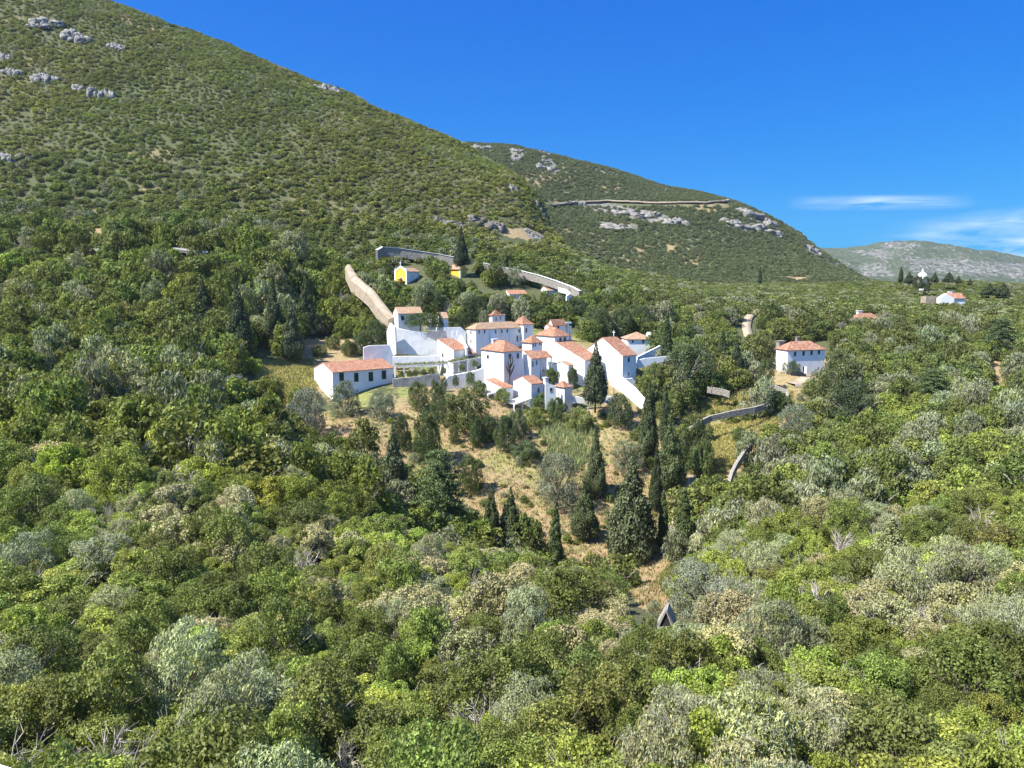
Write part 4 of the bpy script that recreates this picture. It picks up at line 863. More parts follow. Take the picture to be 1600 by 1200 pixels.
def strip(name, label, tops, hgt, th, m, cat='wall', coping=False):
    """a wall following a line of points seen in the photo: (px, py, Y)"""
    P = [at(*t) for t in tops]; mb = MB(); n = len(P); o = Vector(P[0]) - UP * hgt
    off = []
    for i in range(n): d = (P[min(i + 1, n - 1)] - P[max(i - 1, 0)]); d.z = 0; d.normalize(); off.append(Vector((-d.y, d.x, 0)) * th)
    for i in range(n - 1):
        A, B = P[i], P[i + 1]; h0 = hgt[i] if isinstance(hgt, list) else hgt; h1 = hgt[i + 1] if isinstance(hgt, list) else hgt
        a0, b0, c0, d0 = A, B, B + off[i + 1], A + off[i]; a1, b1, c1, d1 = A - UP * h0, B - UP * h1, B - UP * h1 + off[i + 1], A - UP * h0 + off[i]
        for f in ((a1, b1, b0, a0), (c1, d1, d0, c0), (a0, b0, c0, d0), (d1, c1, b1, a1)): mb.poly(f)
        if i == 0: mb.poly((d1, a1, a0, d0))
        if i == n - 2: mb.poly((b1, c1, c0, b0))
    w_ = mb.build(name, m, None, o)
    if coping:
        c = MB()
        for i in range(n - 1): A, B = P[i], P[i + 1]; e = off[i] * .25; g = off[i + 1] * .25; u = UP * .16; q = [A - e + UP * .004, B - g + UP * .004, B + off[i + 1] + g + UP * .004, A + off[i] + e + UP * .004]; c.poly([p + u for p in q]); c.poly([q[0], q[1], q[1] + u, q[0] + u]); c.poly([q[2], q[3], q[3] + u, q[2] + u])
        c.build('coping', M_OLDWHITE, w_)
    return tag(w_, label, cat, None, 'thing')
strip('rampart_wall', 'long stone rampart curving above the yellow chapels', [(590, 391, 288), (598, 386, 296), (625, 388, 298), (657, 393, 299), (685, 397, 299), (710, 402, 298), (719, 406, 296)], 3.6, .8, M_STONE, 'wall', True)
strip('rampart_wall', 'stone rampart running downhill right of the dark cypress', [(755, 411, 296), (780, 417, 294), (812, 423, 290), (841, 430, 286), (868, 439, 282), (892, 448, 277), (905, 455, 272)], 2.9, .8, M_STONE, 'wall', True)
strip('curved_wall', 'small curved white wall beside the gabled cottage', [(872, 449, 268), (884, 452, 266), (890, 458, 263), (884, 463, 261)], 1.6, .4, M_WHITE)
strip('orchard_wall', 'dry stone retaining wall below the orchard terrace', [(1070, 676, 178), (1090, 660, 181), (1110, 650, 184), (1145, 642, 186), (1180, 636, 188), (1200, 630, 190)], 1.5, .7, M_STONE)
strip('parapet_wall', 'sloping grey parapet beside the small bridge arch', [(1190, 594, 204), (1205, 600, 202), (1229, 610, 199), (1228, 618, 197)], 2.4, .7, M_STONE)
strip('field_wall', 'curving dry stone wall on the right edge of the lower meadow', [(1171, 692, 168), (1160, 704, 164), (1148, 722, 158), (1140, 738, 153), (1136, 752, 150)], 1.6, .7, M_STONE)
strip('terrace_kerb', 'low crumbling wall behind the young orchard', [(1105, 604, 203), (1130, 608, 201), (1140, 612, 200)], 1.8, .6, M_STONE)
strip('roof_terrace', 'long white parapet glimpsed behind cypresses left of the right house', [(1114, 553, 226), (1140, 552, 228), (1175, 549, 230)], 1.8, 3.0, M_WHITE)
# rampart path running up to the left: sunlit stone bank with a coping
lo = [(539, 418), (548, 438), (561, 448), (575, 460), (590, 481), (607, 499)]; hi = [(543, 413), (554, 431), (567, 443), (580, 453), (596, 474), (614, 496)]
mb = MB(); A = []; B = []
for i, ((x0, y0), (x1, y1)) in enumerate(zip(lo, hi)):
    Yh = 266 - i * 5.6; A.append(at(x0, y0, Yh - 1.5)); B.append(at(x1, y1, Yh))
for i in range(5): mb.poly([A[i], A[i + 1], B[i + 1], B[i]]); w = Vector((.7, .5, 0)); mb.poly([B[i], B[i + 1], B[i + 1] + w, B[i] + w]); mb.poly([B[i] + w, B[i + 1] + w, B[i + 1] + w - UP * 6, B[i] + w - UP * 6]); mb.poly([A[i + 1], A[i], A[i] - UP * 4, A[i + 1] - UP * 4])
mb.poly([B[0], B[0] + w, B[0] + w - UP * 6, A[0] - UP * 4, A[0]]); mb.poly([B[5] + w, B[5], A[5], A[5] - UP * 4, B[5] + w - UP * 6])
tag(mb.build('rampart_path', M_PAVE, None, A[-1]), 'beige stone rampart path climbing left from the white barn', 'rampart')
# ---------------------------------------------------------------- pergolas
def pergola(label, p0, p1, back, posts, post_h, vines=None, slats=14):
    P0, P1 = at(*p0), at(*p1); d = P1 - P0; n = Vector((-d.y, d.x, 0)).normalized(); rt = root('pergola', P0 - UP * post_h, label, 'pergola')
    for k in range(posts):
        c = P0 + d * (k / (posts - 1)); MB().box(c - UP * post_h - Vector((.2, .2, 0)), Vector((.4, 0, 0)), Vector((0, .4, 0)), UP * post_h).build('post', M_WHITE, rt)
    MB().box(P0 - n * .15 + UP * .01, d, n * .3, UP * .25).box(P0 + n * back + UP * .01, d, n * .3, UP * .25).build('beam', M_OLDWHITE, rt)
    mb = MB()
    for k in range(slats): c = P0 + d * ((k + .3) / slats) - n * .4 + UP * .27; mb.box(c, d.normalized() * .18, n * (back + 1), UP * .15)
    mb.build('slats', M_SLAT, rt)
    if vines is not None:
        rng = np.random.RandomState(vines); m = 900; t = rng.rand(m); Pn = np.array([tuple(P0 + d * float(a) + n * (float(b) * back) + UP * (.45 + .5 * float(c))) for a, b, c in zip(t, rng.rand(m), rng.rand(m) ** 2)]) - np.array(rt.location)
        v, f = leaves(Pn, rng.normal(0, .4, (m, 3)) + np.array([0, 0, 1]), .2, rng); o = link('vines', mesh_np('vines', v, f, [M_LEAF], leaf=rng.rand(m)), rt); o['tint'] = (.20, .21, .07)
    return rt
pergola('long narrow pergola with white posts and thin vines over the terrace path', (617, 573.5, 205.5), (700, 569.5, 209), 2.2, 7, 2.9, 3, 30)
pergola('upper pergola run carrying green vines towards the front tower', (703, 568.5, 209), (757, 558.5, 213), 2.4, 5, 2.8, 4, 20)
pergola('white slatted pergola behind the bright round tree', (762, 618, 193), (796, 610, 196), 4.0, 4, 2.6, None, 16)
pergola('grey slatted pergola roof over stout white columns before the cottage', (803, 634, 188.5), (842, 620, 194), 3.6, 4, 2.6, None, 26)
# ---------------------------------------------------------------- single trees the photo picks out: (kind, px of the foot, py of the foot, py of the top, half-width in px, label)
def tree_at(kind, px, base, top, hw, label, tint=None, Y=None, i=0, lod=None, group=None, name=None, cat=None, pxtop=None):
    p = at(px, base, Y) if Y else hit(px, base)
    if p is None: print('no ground', label); return
    zt = at(px, top, p.y).z; h = zt - p.z; wpx = hw * p.y / FPX
    rad = {'cypress': .30, 'column': .085, 'fir': .34, 'cedar': .5}.get(kind, 1.0); tall = {'oak': 1.35, 'bush': 1.1, 'olive': 1.5, 'bloom': 1.2, 'dead': 1.0}.get(kind, 1.0)
    base_t = {'cypress': (.085, .105, .035), 'column': (.075, .105, .035), 'fir': (.10, .12, .055), 'cedar': (.095, .13, .042)}.get(kind) or TINT[kind]
    lod = lod or 'n'
    f = np.array(tint) if tint is not None else np.array(base_t)
    return plant(p.x, p.y, p.z - .2, wpx / rad, h / tall, kind, lod, tuple(float(x) for x in f), label, group, i % (2 if kind in ('cypress', 'column', 'fir', 'cedar') else NV[kind]), random.uniform(0, 6.28), name, cat)
DK = (.07, .09, .032); GR = (.17, .19, .115); YG = (.23, .27, .05); LG = (.17, .20, .07)
for a in (
    ('cypress', 930, 634, 532, 22, 'tall broad cypress in front of the church', (.075, .09, .045), 187),
    ('column', 1041, 562, 488, 7, 'narrow column cypress standing right of the rear house', (.07, .10, .035), 214),
    ('cypress', 721, 418, 352, 12, 'dark cypress rising through the gap in the stone rampart', (.05, .068, .035), 290),
    ('column', 791, 418, 390, 3, 'thin cypress just above the right rampart wall', None, 300),
    ('cypress', 616, 792, 662, 27, 'tall feathery conifer on the left of the dry slope', (.11, .13, .062)),
    ('cedar', 688, 835, 686, 62, 'wide layered cedar in the middle of the dry slope', (.11, .15, .05)),
    ('cypress', 768, 862, 752, 20, 'left one of the joined cypress pair on the slope', (.075, .10, .035)),
    ('cypress', 798, 868, 758, 25, 'right one of the joined cypress pair on the slope', (.095, .12, .045)),
    ('column', 867, 893, 788, 10, 'slim pointed cypress alone on the orange bank', (.075, .10, .03)),
    ('cypress', 930, 775, 664, 19, 'tall ragged cypress above the reed bed', (.10, .12, .05)),
    ('cypress', 913, 842, 745, 24, 'ragged cypress between the lone slim cypress and the dark clump', (.09, .11, .042)),
    ('cypress', 985, 872, 712, 46, 'massive dark green conifer clump at the foot of the slope', (.095, .115, .05)),
    ('cypress', 1024, 800, 690, 13, 'blackish cypress behind the massive conifer clump', (.045, .06, .025)),
    ('column', 1035, 858, 765, 8, 'slender cypress beside the pale track, left one', (.085, .115, .035)),
    ('column', 1066, 872, 762, 12, 'slender cypress beside the pale track, right one', (.085, .115, .035)),
    ('cypress', 1012, 720, 588, 18, 'tall dark cypress left in the row below the church end', (.08, .10, .04)),
    ('column', 1038, 700, 600, 7, 'narrow cypress middle in the row below the church end', (.06, .085, .03)),
    ('cypress', 1045, 770, 640, 26, 'broad shaggy cypress lowest in the row below the church end', (.10, .125, .045)),
    ('oak', 1085, 735, 655, 30, 'round dark tree on the left edge of the lower meadow', (.09, .12, .04)),
    ('bush', 1098, 748, 690, 22, 'bright leafy tree in front of the round dark tree', (.15, .20, .06)),
    ('cypress', 376, 560, 440, 24, 'tall dark cypress deepest in the left wood', (.055, .075, .03)),
    ('cypress', 458, 566, 468, 20, 'feathery cypress at the wood edge by the yellow grass', (.09, .11, .055)),
    ('cypress', 430, 545, 430, 18, 'dark cypress between two others in the left wood', (.06, .08, .03)),
    ('cypress', 320, 520, 430, 20, 'shaded conifer at the left of the cypress group', (.055, .075, .03)),
    ('cypress', 480, 520, 425, 17, 'conifer crowning the slope above the bare bank', (.06, .085, .032)),
    ('cedar', 185, 408, 338, 34, 'bright layered cedar beside the guardrail road', (.10, .15, .04)),
    ('olive', 540, 660, 594, 28, 'dark round olive against the long white house', (.12, .15, .075), 184),
    ('olive', 597, 672, 610, 24, 'silvery olive right of the dark round one by the house', (.18, .21, .13), 182),
    ('olive', 480, 680, 606, 36, 'wide silver olive left of the long house', (.20, .22, .15)),
    ('olive', 425, 690, 645, 26, 'low silver olive on the meadow edge', (.18, .20, .125)),
    ('olive', 365, 640, 585, 30, 'pale olive where the wood meets the meadow', (.24, .26, .19)),
    ('bush', 410, 680, 630, 24, 'rounded green shrub below the yellow meadow', None),
    ('bush', 535, 712, 682, 20, 'vivid yellow-green shrub on the orange slope', (.26, .30, .04)),
    ('oak', 730, 672, 606, 40, 'broad umbrella-shaped tree below the pergola wall', (.17, .19, .06)),
    ('oak', 655, 640, 596, 18, 'small round tree right under the grey pergola wall', (.13, .16, .05)),
    ('oak', 684, 652, 594, 15, 'narrow tree next to the ruined archway', (.10, .14, .05)),
    ('oak', 668, 720, 640, 26, 'dense dark green tree on the upper dry slope', (.07, .11, .035)),
    ('oak', 628, 700, 650, 18, 'dark tree left of the dense slope tree', (.055, .085, .03)),
    ('oak', 735, 768, 712, 22, 'round shrub alone on the pinkish bare ground', (.10, .13, .04)),
    ('bush', 745, 698, 655, 15, 'smooth dark ball of shrub below the umbrella tree', (.085, .12, .04)),
    ('bush', 790, 705, 650, 20, 'bluish rounded shrub at the left of the reed bed', (.10, .14, .05)),
    ('bush', 848, 640, 612, 22, 'glossy shrub at the foot of the corner lodge', (.10, .15, .045)),
    ('bush', 835, 665, 636, 22, 'yellow-green shrub below the grey slatted pergola', (.24, .28, .06)),
    ('bush', 905, 670, 636, 26, 'pale green shrub on the grassy knoll under the lodge', (.22, .25, .07)),
    ('oak', 968, 665, 615, 24, 'round tree beneath the white stair wall', (.10, .13, .055)),
    ('bush', 784, 628, 606, 14, 'clipped bright round tree inside the white pergola', (.20, .26, .05), 191),
    ('bush', 862, 598, 574, 14, 'leafy tree in the courtyard below the porch', (.11, .15, .035), 197),
    ('bush', 895, 600, 573, 10, 'small courtyard tree by the annexe front', (.08, .11, .03), 198),
    ('oak', 657, 510, 488, 26, 'dark hedge-like tree before the upper barn', (.07, .11, .03), 228),
    ('oak', 683, 512, 487, 11, 'round tree between barn and hillside chapel', (.09, .13, .035), 228),
    ('oak', 718, 520, 488, 20, 'rounded dark tree right of the hillside chapel', (.065, .095, .03), 233),
    ('olive', 870, 790, 705, 42, 'big grey olive thicket in the middle of the slope', (.18, .20, .11)),
    ('olive', 980, 735, 685, 30, 'grey-green olive beside the ragged cypress', (.16, .19, .08)),
    ('olive', 1090, 960, 870, 60, 'large feathery grey tree right of the A-frame hut', (.24, .26, .16)),
    ('olive', 1140, 985, 905, 48, 'willowy silver tree behind the A-frame hut', (.26, .28, .18)),
    ('oak', 1075, 610, 535, 42, 'big rounded tree filling the gap right of the church', (.10, .135, .055), 208),
    ('cypress', 1150, 580, 528, 12, 'dark conifer among the trees left of the right house', (.055, .075, .035), 214),
    ('column', 1128, 560, 515, 6, 'thin cypress behind the long white parapet', None, 222),
    ('oak', 1197, 600, 560, 14, 'small round tree on the bare yard left of the parked car', (.10, .13, .04), 204),
    ('oak', 1235, 588, 562, 16, 'low tree touching the wall of the right house', (.11, .15, .045), 217),
    ('oak', 1310, 640, 552, 42, 'large spreading tree right of the right house', (.15, .175, .07)),
    ('oak', 1330, 668, 600, 40, 'dark shaded tree below the large spreading tree', (.08, .11, .05)),
    ('cedar', 1455, 635, 568, 44, 'dark layered cedar amid the right-hand wood', (.085, .12, .04)),
    ('cedar', 1515, 622, 560, 34, 'second dark cedar, near the dirt clearing', (.085, .12, .045)),
    ('cedar', 1560, 560, 490, 38, 'great flat-topped cedar high at the right', (.07, .10, .038)),
    ('cypress', 1588, 632, 580, 20, 'conifer cut by the right edge beside the dirt clearing', (.10, .13, .05)),
    ('oak', 1545, 602, 578, 14, 'small tree alone in the dirt clearing', (.12, .15, .06)),
    ('olive', 1245, 690, 630, 30, 'grey olive on the edge of the lower meadow', (.15, .18, .105)),
    ('bush', 1215, 640, 612, 26, 'dark clipped hedge mound under the parapet wall', (.08, .12, .03)),
    ('bush', 1155, 690, 668, 14, 'lone low shrub in the lower meadow', (.14, .20, .06)),
    ('column', 1407, 442, 416, 3, 'thin cypress left of the domed chapel', (.05, .07, .03), 440),
    ('cypress', 1420, 444, 424, 9, 'squat dark conifer directly left of the chapel dome', (.05, .07, .03), 425),
    ('cypress', 1460, 442, 424, 6, 'pointed conifer just right of the chapel dome', (.05, .07, .03), 440),
    ('cypress', 1482, 442, 424, 9, 'dark conifer pair member on the ridge, taller', (.05, .07, .03), 440),
    ('cypress', 1497, 443, 430, 5, 'dark conifer pair member on the ridge, shorter', (.05, .07, .03), 440),
    ('cypress', 1515, 446, 434, 4, 'lone spire-shaped conifer on the right ridge', (.05, .07, .03), 440),
    ('cypress', 1545, 462, 442, 14, 'dense dark conifer above the ridge house', (.06, .08, .035), 400),
    ('cypress', 1566, 464, 440, 12, 'dark conifer at the far right of the ridge', (.06, .08, .035), 400),
    ('column', 1187, 445, 416, 2.5, 'hair-thin cypress on the distant plateau', (.05, .07, .03), 520),
    ('bush', 808, 684, 640, 18, 'thin greyish tree left of the yellow-green shrub under the pergola', (.20, .23, .11)),
    ('bush', 870, 658, 622, 19, 'dark glossy shrub right under the corner lodge', (.09, .14, .04)),
    ('bush', 822, 716, 688, 26, 'low dark thicket left of the reed bed', (.10, .14, .06)),
    ('bush', 750, 613, 594, 13, 'ivy-like hedge mound hiding the wall left of the lean-to shed', (.12, .18, .04), 195),
    ('bush', 1006, 628, 586, 17, 'yellow-green shrub mass against the pale ramp', (.24, .28, .06), 199),
    ('bush', 1022, 606, 566, 15, 'green creeper-like shrub beyond the church end', (.16, .20, .05), 207),
    ('oak', 709, 692, 664, 9, 'small olive-green tree left of the smooth dark ball', (.15, .18, .06)),
    ('oak', 700, 664, 622, 18, 'shaded tree left of the umbrella-shaped one', (.08, .11, .045)),
    ('oak', 762, 690, 650, 16, 'dark bushy tree right of the umbrella-shaped one', (.09, .125, .045)),
    ('oak', 588, 545, 502, 24, 'dark tree at the foot of the rampart path', (.075, .11, .035)),
    ('oak', 566, 552, 520, 20, 'dark tree left of the rampart path foot', (.085, .12, .04)),
    ('oak', 600, 530, 508, 14, 'low dark tree touching the steep narrow wall', (.07, .10, .03)),
    ('oak', 675, 488, 452, 24, 'big dark tree above the hillside chapel', (.07, .10, .035)),
    ('oak', 740, 500, 462, 26, 'big shaded tree left of the tiny lookout', (.07, .10, .04)),
    ('olive', 757, 506, 484, 10, 'pale tree touching the tiny lookout', (.20, .22, .10), 238),
    ('oak', 800, 494, 470, 22, 'round tree behind the pyramid-roofed tower', (.09, .125, .045)),
    ('oak', 842, 506, 478, 20, 'dark tree between pyramid tower and belfry house', (.065, .095, .035)),
    ('oak', 900, 500, 468, 24, 'dark tree behind the belfry house', (.08, .11, .045)),
    ('oak', 935, 528, 480, 26, 'big green tree behind the church ridge, left one', (.10, .13, .055)),
    ('oak', 968, 526, 484, 24, 'big green tree behind the church ridge, right one', (.085, .12, .045)),
    ('oak', 1000, 516, 480, 24, 'big dark tree behind the rear house', (.08, .11, .045)),
    ('bush', 520, 545, 522, 14, 'light green shrub on the bare bank, left of the rampart trees', (.17, .20, .06)),
    ('bush', 500, 556, 538, 13, 'low yellowish shrub where the bare bank meets the meadow', (.20, .22, .07)),
    ('bush', 546, 556, 530, 15, 'mid-green shrub directly behind the long white house', (.14, .17, .05)),
    ('oak', 1433, 450, 430, 8, 'dark tree hiding the left foot of the domed chapel', (.07, .09, .04), 415),
    ('oak', 1447, 450, 432, 8, 'dark tree hiding the right foot of the domed chapel', (.07, .09, .04), 412),
    ('cypress', 1438, 452, 428, 4, 'thin dark conifer before the domed chapel', (.055, .075, .035), 410),
    ('bush', 1014, 992, 962, 17, 'pale green shrub left of the A-frame hut', (.22, .25, .08)),
    ('bush', 1052, 1012, 975, 22, 'bright shrub hiding the foot of the A-frame hut', (.26, .31, .06)),
    ('olive', 1022, 965, 935, 15, 'small feathery shrub above the A-frame hut', (.24, .27, .13)),
    ('cypress', 1388, 900, 806, 42, 'pale yellowish pine leaning in the right scrub', (.22, .24, .10)),
): tree_at(*a[:6], a[6] if len(a) > 6 else None, a[7] if len(a) > 7 else None, i=random.randint(0, 4))
# bare espaliered tree on the front tower
pb = at(794.5, 597, 198.2); pth = []
for q in ([(794.5, 600), (795.5, 585), (797, 575), (797.5, 565), (797, 556)], [(795.8, 583), (792, 575), (791.5, 571)], [(796, 588), (801, 578), (803.5, 570)], [(797, 574), (801, 566), (800.5, 557)], [(797, 580), (793, 566), (795, 560)]):
    pth.append([onplane(x, y, pb - b5[3] * .0, b5[2]) - Vector(pb) for x, y in q])
V, F = tubes_np([([tuple(v) for v in q], [.28 * (1 - .75 * i / len(q)) for i in range(len(q))]) for q in pth], 6)
o = link('bare_tree', mesh_np('bare_tree', V, F, [M_BARK]), None, pb); tag(o, 'leafless dark tree trained up the shaded face of the front tower', 'tree')
# clipped trees along the lower walls, young orchard, hedges
for k, (x, y0, y1, w) in enumerate(((694, 606, 588, 6), (712, 603, 586, 6), (735, 600, 580, 8))):
    tree_at('oak', x, y0, y1, w, ('clipped topiary tree against the stepping wall, ' + ('left', 'middle', 'right')[k] + ' one'), (.11, .15, .04), 200 - k * .1, i=k, group='clipped topiary trees')
for k, (x, y) in enumerate(((627, 588), (640, 587), (648, 586), (661, 585), (674, 583), (693, 582), (722, 577), (742, 571))):
    tree_at('bush', x, y + 1, y - 9, 5.5, ('small clipped shrub under the pergola, number %s from the long house' % ('one', 'two', 'three', 'four', 'five', 'six', 'seven', 'eight')[k]), (.13, .17, .04), 205.0 + k * .35, i=k % 4, group='clipped shrubs under the pergola')
orch = [(1085, 668, 14), (1100, 655, 13), (1113, 648, 12), (1124, 652, 15), (1140, 646, 14), (1150, 634, 14), (1163, 630, 13), (1178, 628, 12), (1070, 650, 14), (1092, 640, 13), (1108, 638, 12), (1122, 634, 11), (1205, 622, 10), (1218, 620, 9), (1072, 690, 12)]
for k, (x, y, h) in enumerate(orch):
    tree_at('bush', x, y, y - h * .8, 5, 'young orchard tree on the straw terrace, ' + ('front row' if y > 645 else 'middle row' if y > 632 else 'rear row') + ', ' + where(x, 1).split(', ')[1].replace('beneath', 'below'), (.21, .26, .06) if k % 3 else (.15, .20, .05), i=k % 4, group='young trees of the orchard terrace')
for k, (x, y, w) in enumerate(((1170, 655, 22), (1195, 650, 22), (1222, 640, 18))):
    tree_at('bush', x, y, y - 13, w * .7, ('glossy hedge clump on the orchard wall, ' + ('left', 'middle', 'right')[k] + ' one'), (.10, .15, .035), i=k, group='hedge clumps on the orchard wall')
# reed bed and dry grass
def tufts(name, polys, n, size, tint, h, seed, ymax=300, label=None):
    rng = np.random.RandomState(seed); V = []; LF = []
    for p in polys:
        xs = [q[0] for q in p]; ys = [q[1] for q in p]; m = 0
        Yc = []
        cand_x = rng.uniform(min(xs), max(xs), n * 4); cand_y = rng.uniform(min(ys), max(ys), n * 4); ok = inside(cand_x, cand_y, p); cand_x = cand_x[ok][:n]; cand_y = cand_y[ok][:n]
        # lay the points on the ground by a coarse lookup
        gx = np.linspace(min(xs), max(xs), 10); gy = np.linspace(min(ys), max(ys), 10); tab = np.array([[(hit(a, b) or Vector((0, 200, 0))).y for a in gx] for b in gy])
        ix = (cand_x - gx[0]) / (gx[1] - gx[0]); iy = (cand_y - gy[0]) / (gy[1] - gy[0]); i0 = np.clip(ix.astype(int), 0, 8); j0 = np.clip(iy.astype(int), 0, 8); fx = ix - i0; fy = iy - j0
        Y = (tab[j0, i0] * (1 - fx) + tab[j0, i0 + 1] * fx) * (1 - fy) + (tab[j0 + 1, i0] * (1 - fx) + tab[j0 + 1, i0 + 1] * fx) * fy
        x = (cand_x - 800) / FPX; dy = cp - (cand_y - 600) / FPX * sp; X = x * Y / dy; Z = ground(X, Y); V.append(np.stack([X, Y, Z], 1))
    P = np.concatenate(V); m = len(P); k = 5; P = np.repeat(P, k, 0) + rng.normal(0, .22, (m * k, 3)) * (1, 1, 0); a = rng.uniform(0, 3.14, m * k); s = np.stack([np.cos(a), np.sin(a), 0 * a], 1) * (size * rng.uniform(.5, 1.2, m * k))[:, None]
    up = np.stack([rng.normal(0, .25, m * k), rng.normal(0, .25, m * k), np.ones(m * k)], 1) * (h * rng.uniform(.5, 1.2, m * k))[:, None]
    v = np.stack([P - s, P + s, P + up + s * .2, P + up - s * .2], 1).reshape(-1, 3); f = np.arange(len(v)).reshape(-1, 4)
    o = link(name, mesh_np(name, v, f, [M_LEAF], leaf=rng.rand(len(f)))); o['tint'] = tint; return tag(o, kind='stuff')
tufts('reeds', [[(835, 668), (868, 655), (905, 657), (930, 680), (918, 700), (925, 712), (900, 740), (880, 725), (850, 728), (856, 700)]], 700, .10, (.30, .35, .15), 1.5, 1)
tufts('dry_grass', [SLOPE], 9000, .10, (.40, .32, .15), .45, 2); tufts('meadow_grass', [MEADOW, LOWMEAD, ORCH], 3500, .10, (.50, .45, .15), .6, 3)
tufts('ledge_grass', [[(620, 550), (688, 551), (688, 556), (616, 557)]], 500, .08, (.34, .32, .14), .9, 4)
# small shrubs of the dry slope
rs2 = np.random.RandomState(77); n = 0; sh = []
while n < 60:
    x, y = rs2.uniform(440, 1240), rs2.uniform(640, 930)
    if not inside(np.array([x]), np.array([y]), SLOPE)[0]: continue
    p = hit(x, y); k = ('oak', 'bush', 'olive')[rs2.randint(3)]; r = rs2.uniform(.6, 1.7); f = rs2.uniform(.75, 1.3)
    lab = ('low ' if r < 1 else 'rounded ') + {'oak': 'dark green', 'bush': 'light green', 'olive': 'greyish'}[k] + ' shrub on the dry slope, ' + where(x, 1).split(', ')[1] + (', upper part' if y < 720 else ', middle part' if y < 800 else ', lowest part')
    plant(p.x, p.y, p.z - .1, r, r * rs2.uniform(.8, 1.2), k, 'm', tuple(float(t) * f for t in TINT[k]), lab, lab.replace('low ', '').replace('rounded ', ''), rs2.randint(3), rs2.uniform(0, 6), 'slope_shrub', 'shrub'); n += 1
low = []
while len(low) < 900:
    x, y = rs2.uniform(440, 1240), rs2.uniform(640, 970)
    if not inside(np.array([x]), np.array([y]), SLOPE)[0]: continue
    if math.sin(x * .06 + y * .02) + math.sin(y * .09 - x * .03) + rs2.normal(0, .7) < .1: low.append(None); continue
    low.append((x, y))
low = [q for q in low if q]; gx = np.linspace(430, 1250, 42); gy = np.linspace(630, 980, 24); tab = np.array([[(hit(a, b) or Vector((0, 150, 0))).y for a in gx] for b in gy]); q = []
for x, y in low:
    i = min(int((x - 430) / 20), 40); j = min(int((y - 630) / (350 / 23)), 22); Yq = tab[j:j + 2, i:i + 2].mean() + rs2.uniform(-1, 1); p = at(x, y, Yq); k = ('oak', 'bush', 'olive', 'bloom', 'dead')[rs2.choice(5, p=(.25, .25, .22, .2, .08))]
    r = rs2.uniform(.3, .85); f = rs2.uniform(.7, 1.2); q.append((p.x, p.y, gz(p.x, p.y), r, r * .8, k, 's', tuple(TINT[k][c] * f * (1.15, .95, .9)[c] for c in range(3))))
scatter('low_scrub', q)
# ---------------------------------------------------------------- rocks
def rock(name, label, px, py, wpx, hpx, hf=ground, seed=0, n=7, m=None, Y=None, kind=None):
    p = hit(px, py, hf, 200, 1300) if Y is None else at(px, py, Y)
    if p is None: print('no rock', label); return
    rng = np.random.RandomState(seed); W_ = wpx * p.y / FPX; H_ = hpx * p.y / FPX; V = []; F = []; k = 0; g = 9
    for j in range(n):
        c = np.array([rng.uniform(-.5, .5) * W_, rng.uniform(-.5, .5) * W_ * .35, 0]); r = np.array([rng.uniform(.16, .34) * W_ * (5 / (n + 1)) ** .5, rng.uniform(.12, .25) * W_ * .7, rng.uniform(.5, 1) * H_]); z = float(hf(np.array([p.x + c[0]]), np.array([p.y + c[1]]))[0]) - p.z
        th = np.linspace(0, 6.2832, g, endpoint=False); 
        sq = np.maximum(abs(np.cos(th)), abs(np.sin(th))) ** -.8
        for i, ph in enumerate(np.linspace(-.5, 1.35, 6)):
            rr = math.cos(ph) ** .5 * sq * (1 + rng.normal(0, .2, g)); V.append(np.stack([c[0] + r[0] * rr * np.cos(th), c[1] + r[1] * rr * np.sin(th), z + r[2] * (math.sin(ph) + rng.normal(0, .17, g)) * .9], 1))
            if i: a = k + np.arange(g); b = k + (np.arange(g) + 1) % g; F.append(np.stack([a - g, b - g, b, a], 1))
            k += g
    me = mesh_np(name, np.concatenate(V), np.concatenate(F), [m or M_ROCK]); return tag(link(name, me, None, p), label, 'rock' if 'outcrop' in name else 'cliff')
RK = ((65, 38, 55, 7, 'long craggy outcrop high on the left mountain, left half'), (120, 60, 40, 8, 'long craggy outcrop high on the left mountain, right half'), (180, 74, 24, 6, 'isolated grey crag right of the long craggy outcrop'),
      (6, 92, 22, 8, 'pale crag at the left edge of the mountain, upper'), (20, 115, 26, 8, 'pale crag at the left edge of the mountain, lower'), (72, 126, 34, 9, 'round pale boulder cluster on the left mountain'), (128, 142, 30, 8, 'scattered pale rocks beside the steep crag'), (158, 152, 32, 12, 'steep pale crag on the left mountain'),
      (12, 248, 34, 8, 'low grey crag at the left edge above the wood'), (42, 246, 26, 6, 'small grey crag right of the low one'), (503, 141, 24, 7, 'small rocks left of the skyline knob'), (519, 145, 28, 11, 'rocky knob on the left mountain skyline'), (803, 298, 14, 8, 'dark crag on the spur'),
      (272, 47, 24, 2.5, 'pale ledge near the skyline, left'), (310, 52, 16, 2.5, 'pale ledge near the skyline, right'))
for k, (x, y, w, h, lb) in enumerate(RK): rock('rock_outcrop', lb, x, y, w, h, seed=k, n=18)
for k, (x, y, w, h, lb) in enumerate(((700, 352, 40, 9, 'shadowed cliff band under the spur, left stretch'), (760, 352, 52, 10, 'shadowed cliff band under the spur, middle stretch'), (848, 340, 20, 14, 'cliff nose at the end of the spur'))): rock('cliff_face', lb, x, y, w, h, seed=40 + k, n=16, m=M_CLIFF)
for k, (x, y, w, h, lb) in enumerate(((830, 364, 20, 4, 'pale rubble heap in the quarry, upper'), (838, 371, 16, 4, 'pale rubble heap in the quarry, lower'), (690, 645, 8, 3, 'pale boulder near the ruined archway'), (870, 862, 4, 2, 'white stone on the orange bank'), (916, 520, 22, 14, 'bare grey rock face left of the church ridge'))): rock('rubble_outcrop', lb, x, y, w, h, seed=60 + k, n=24)
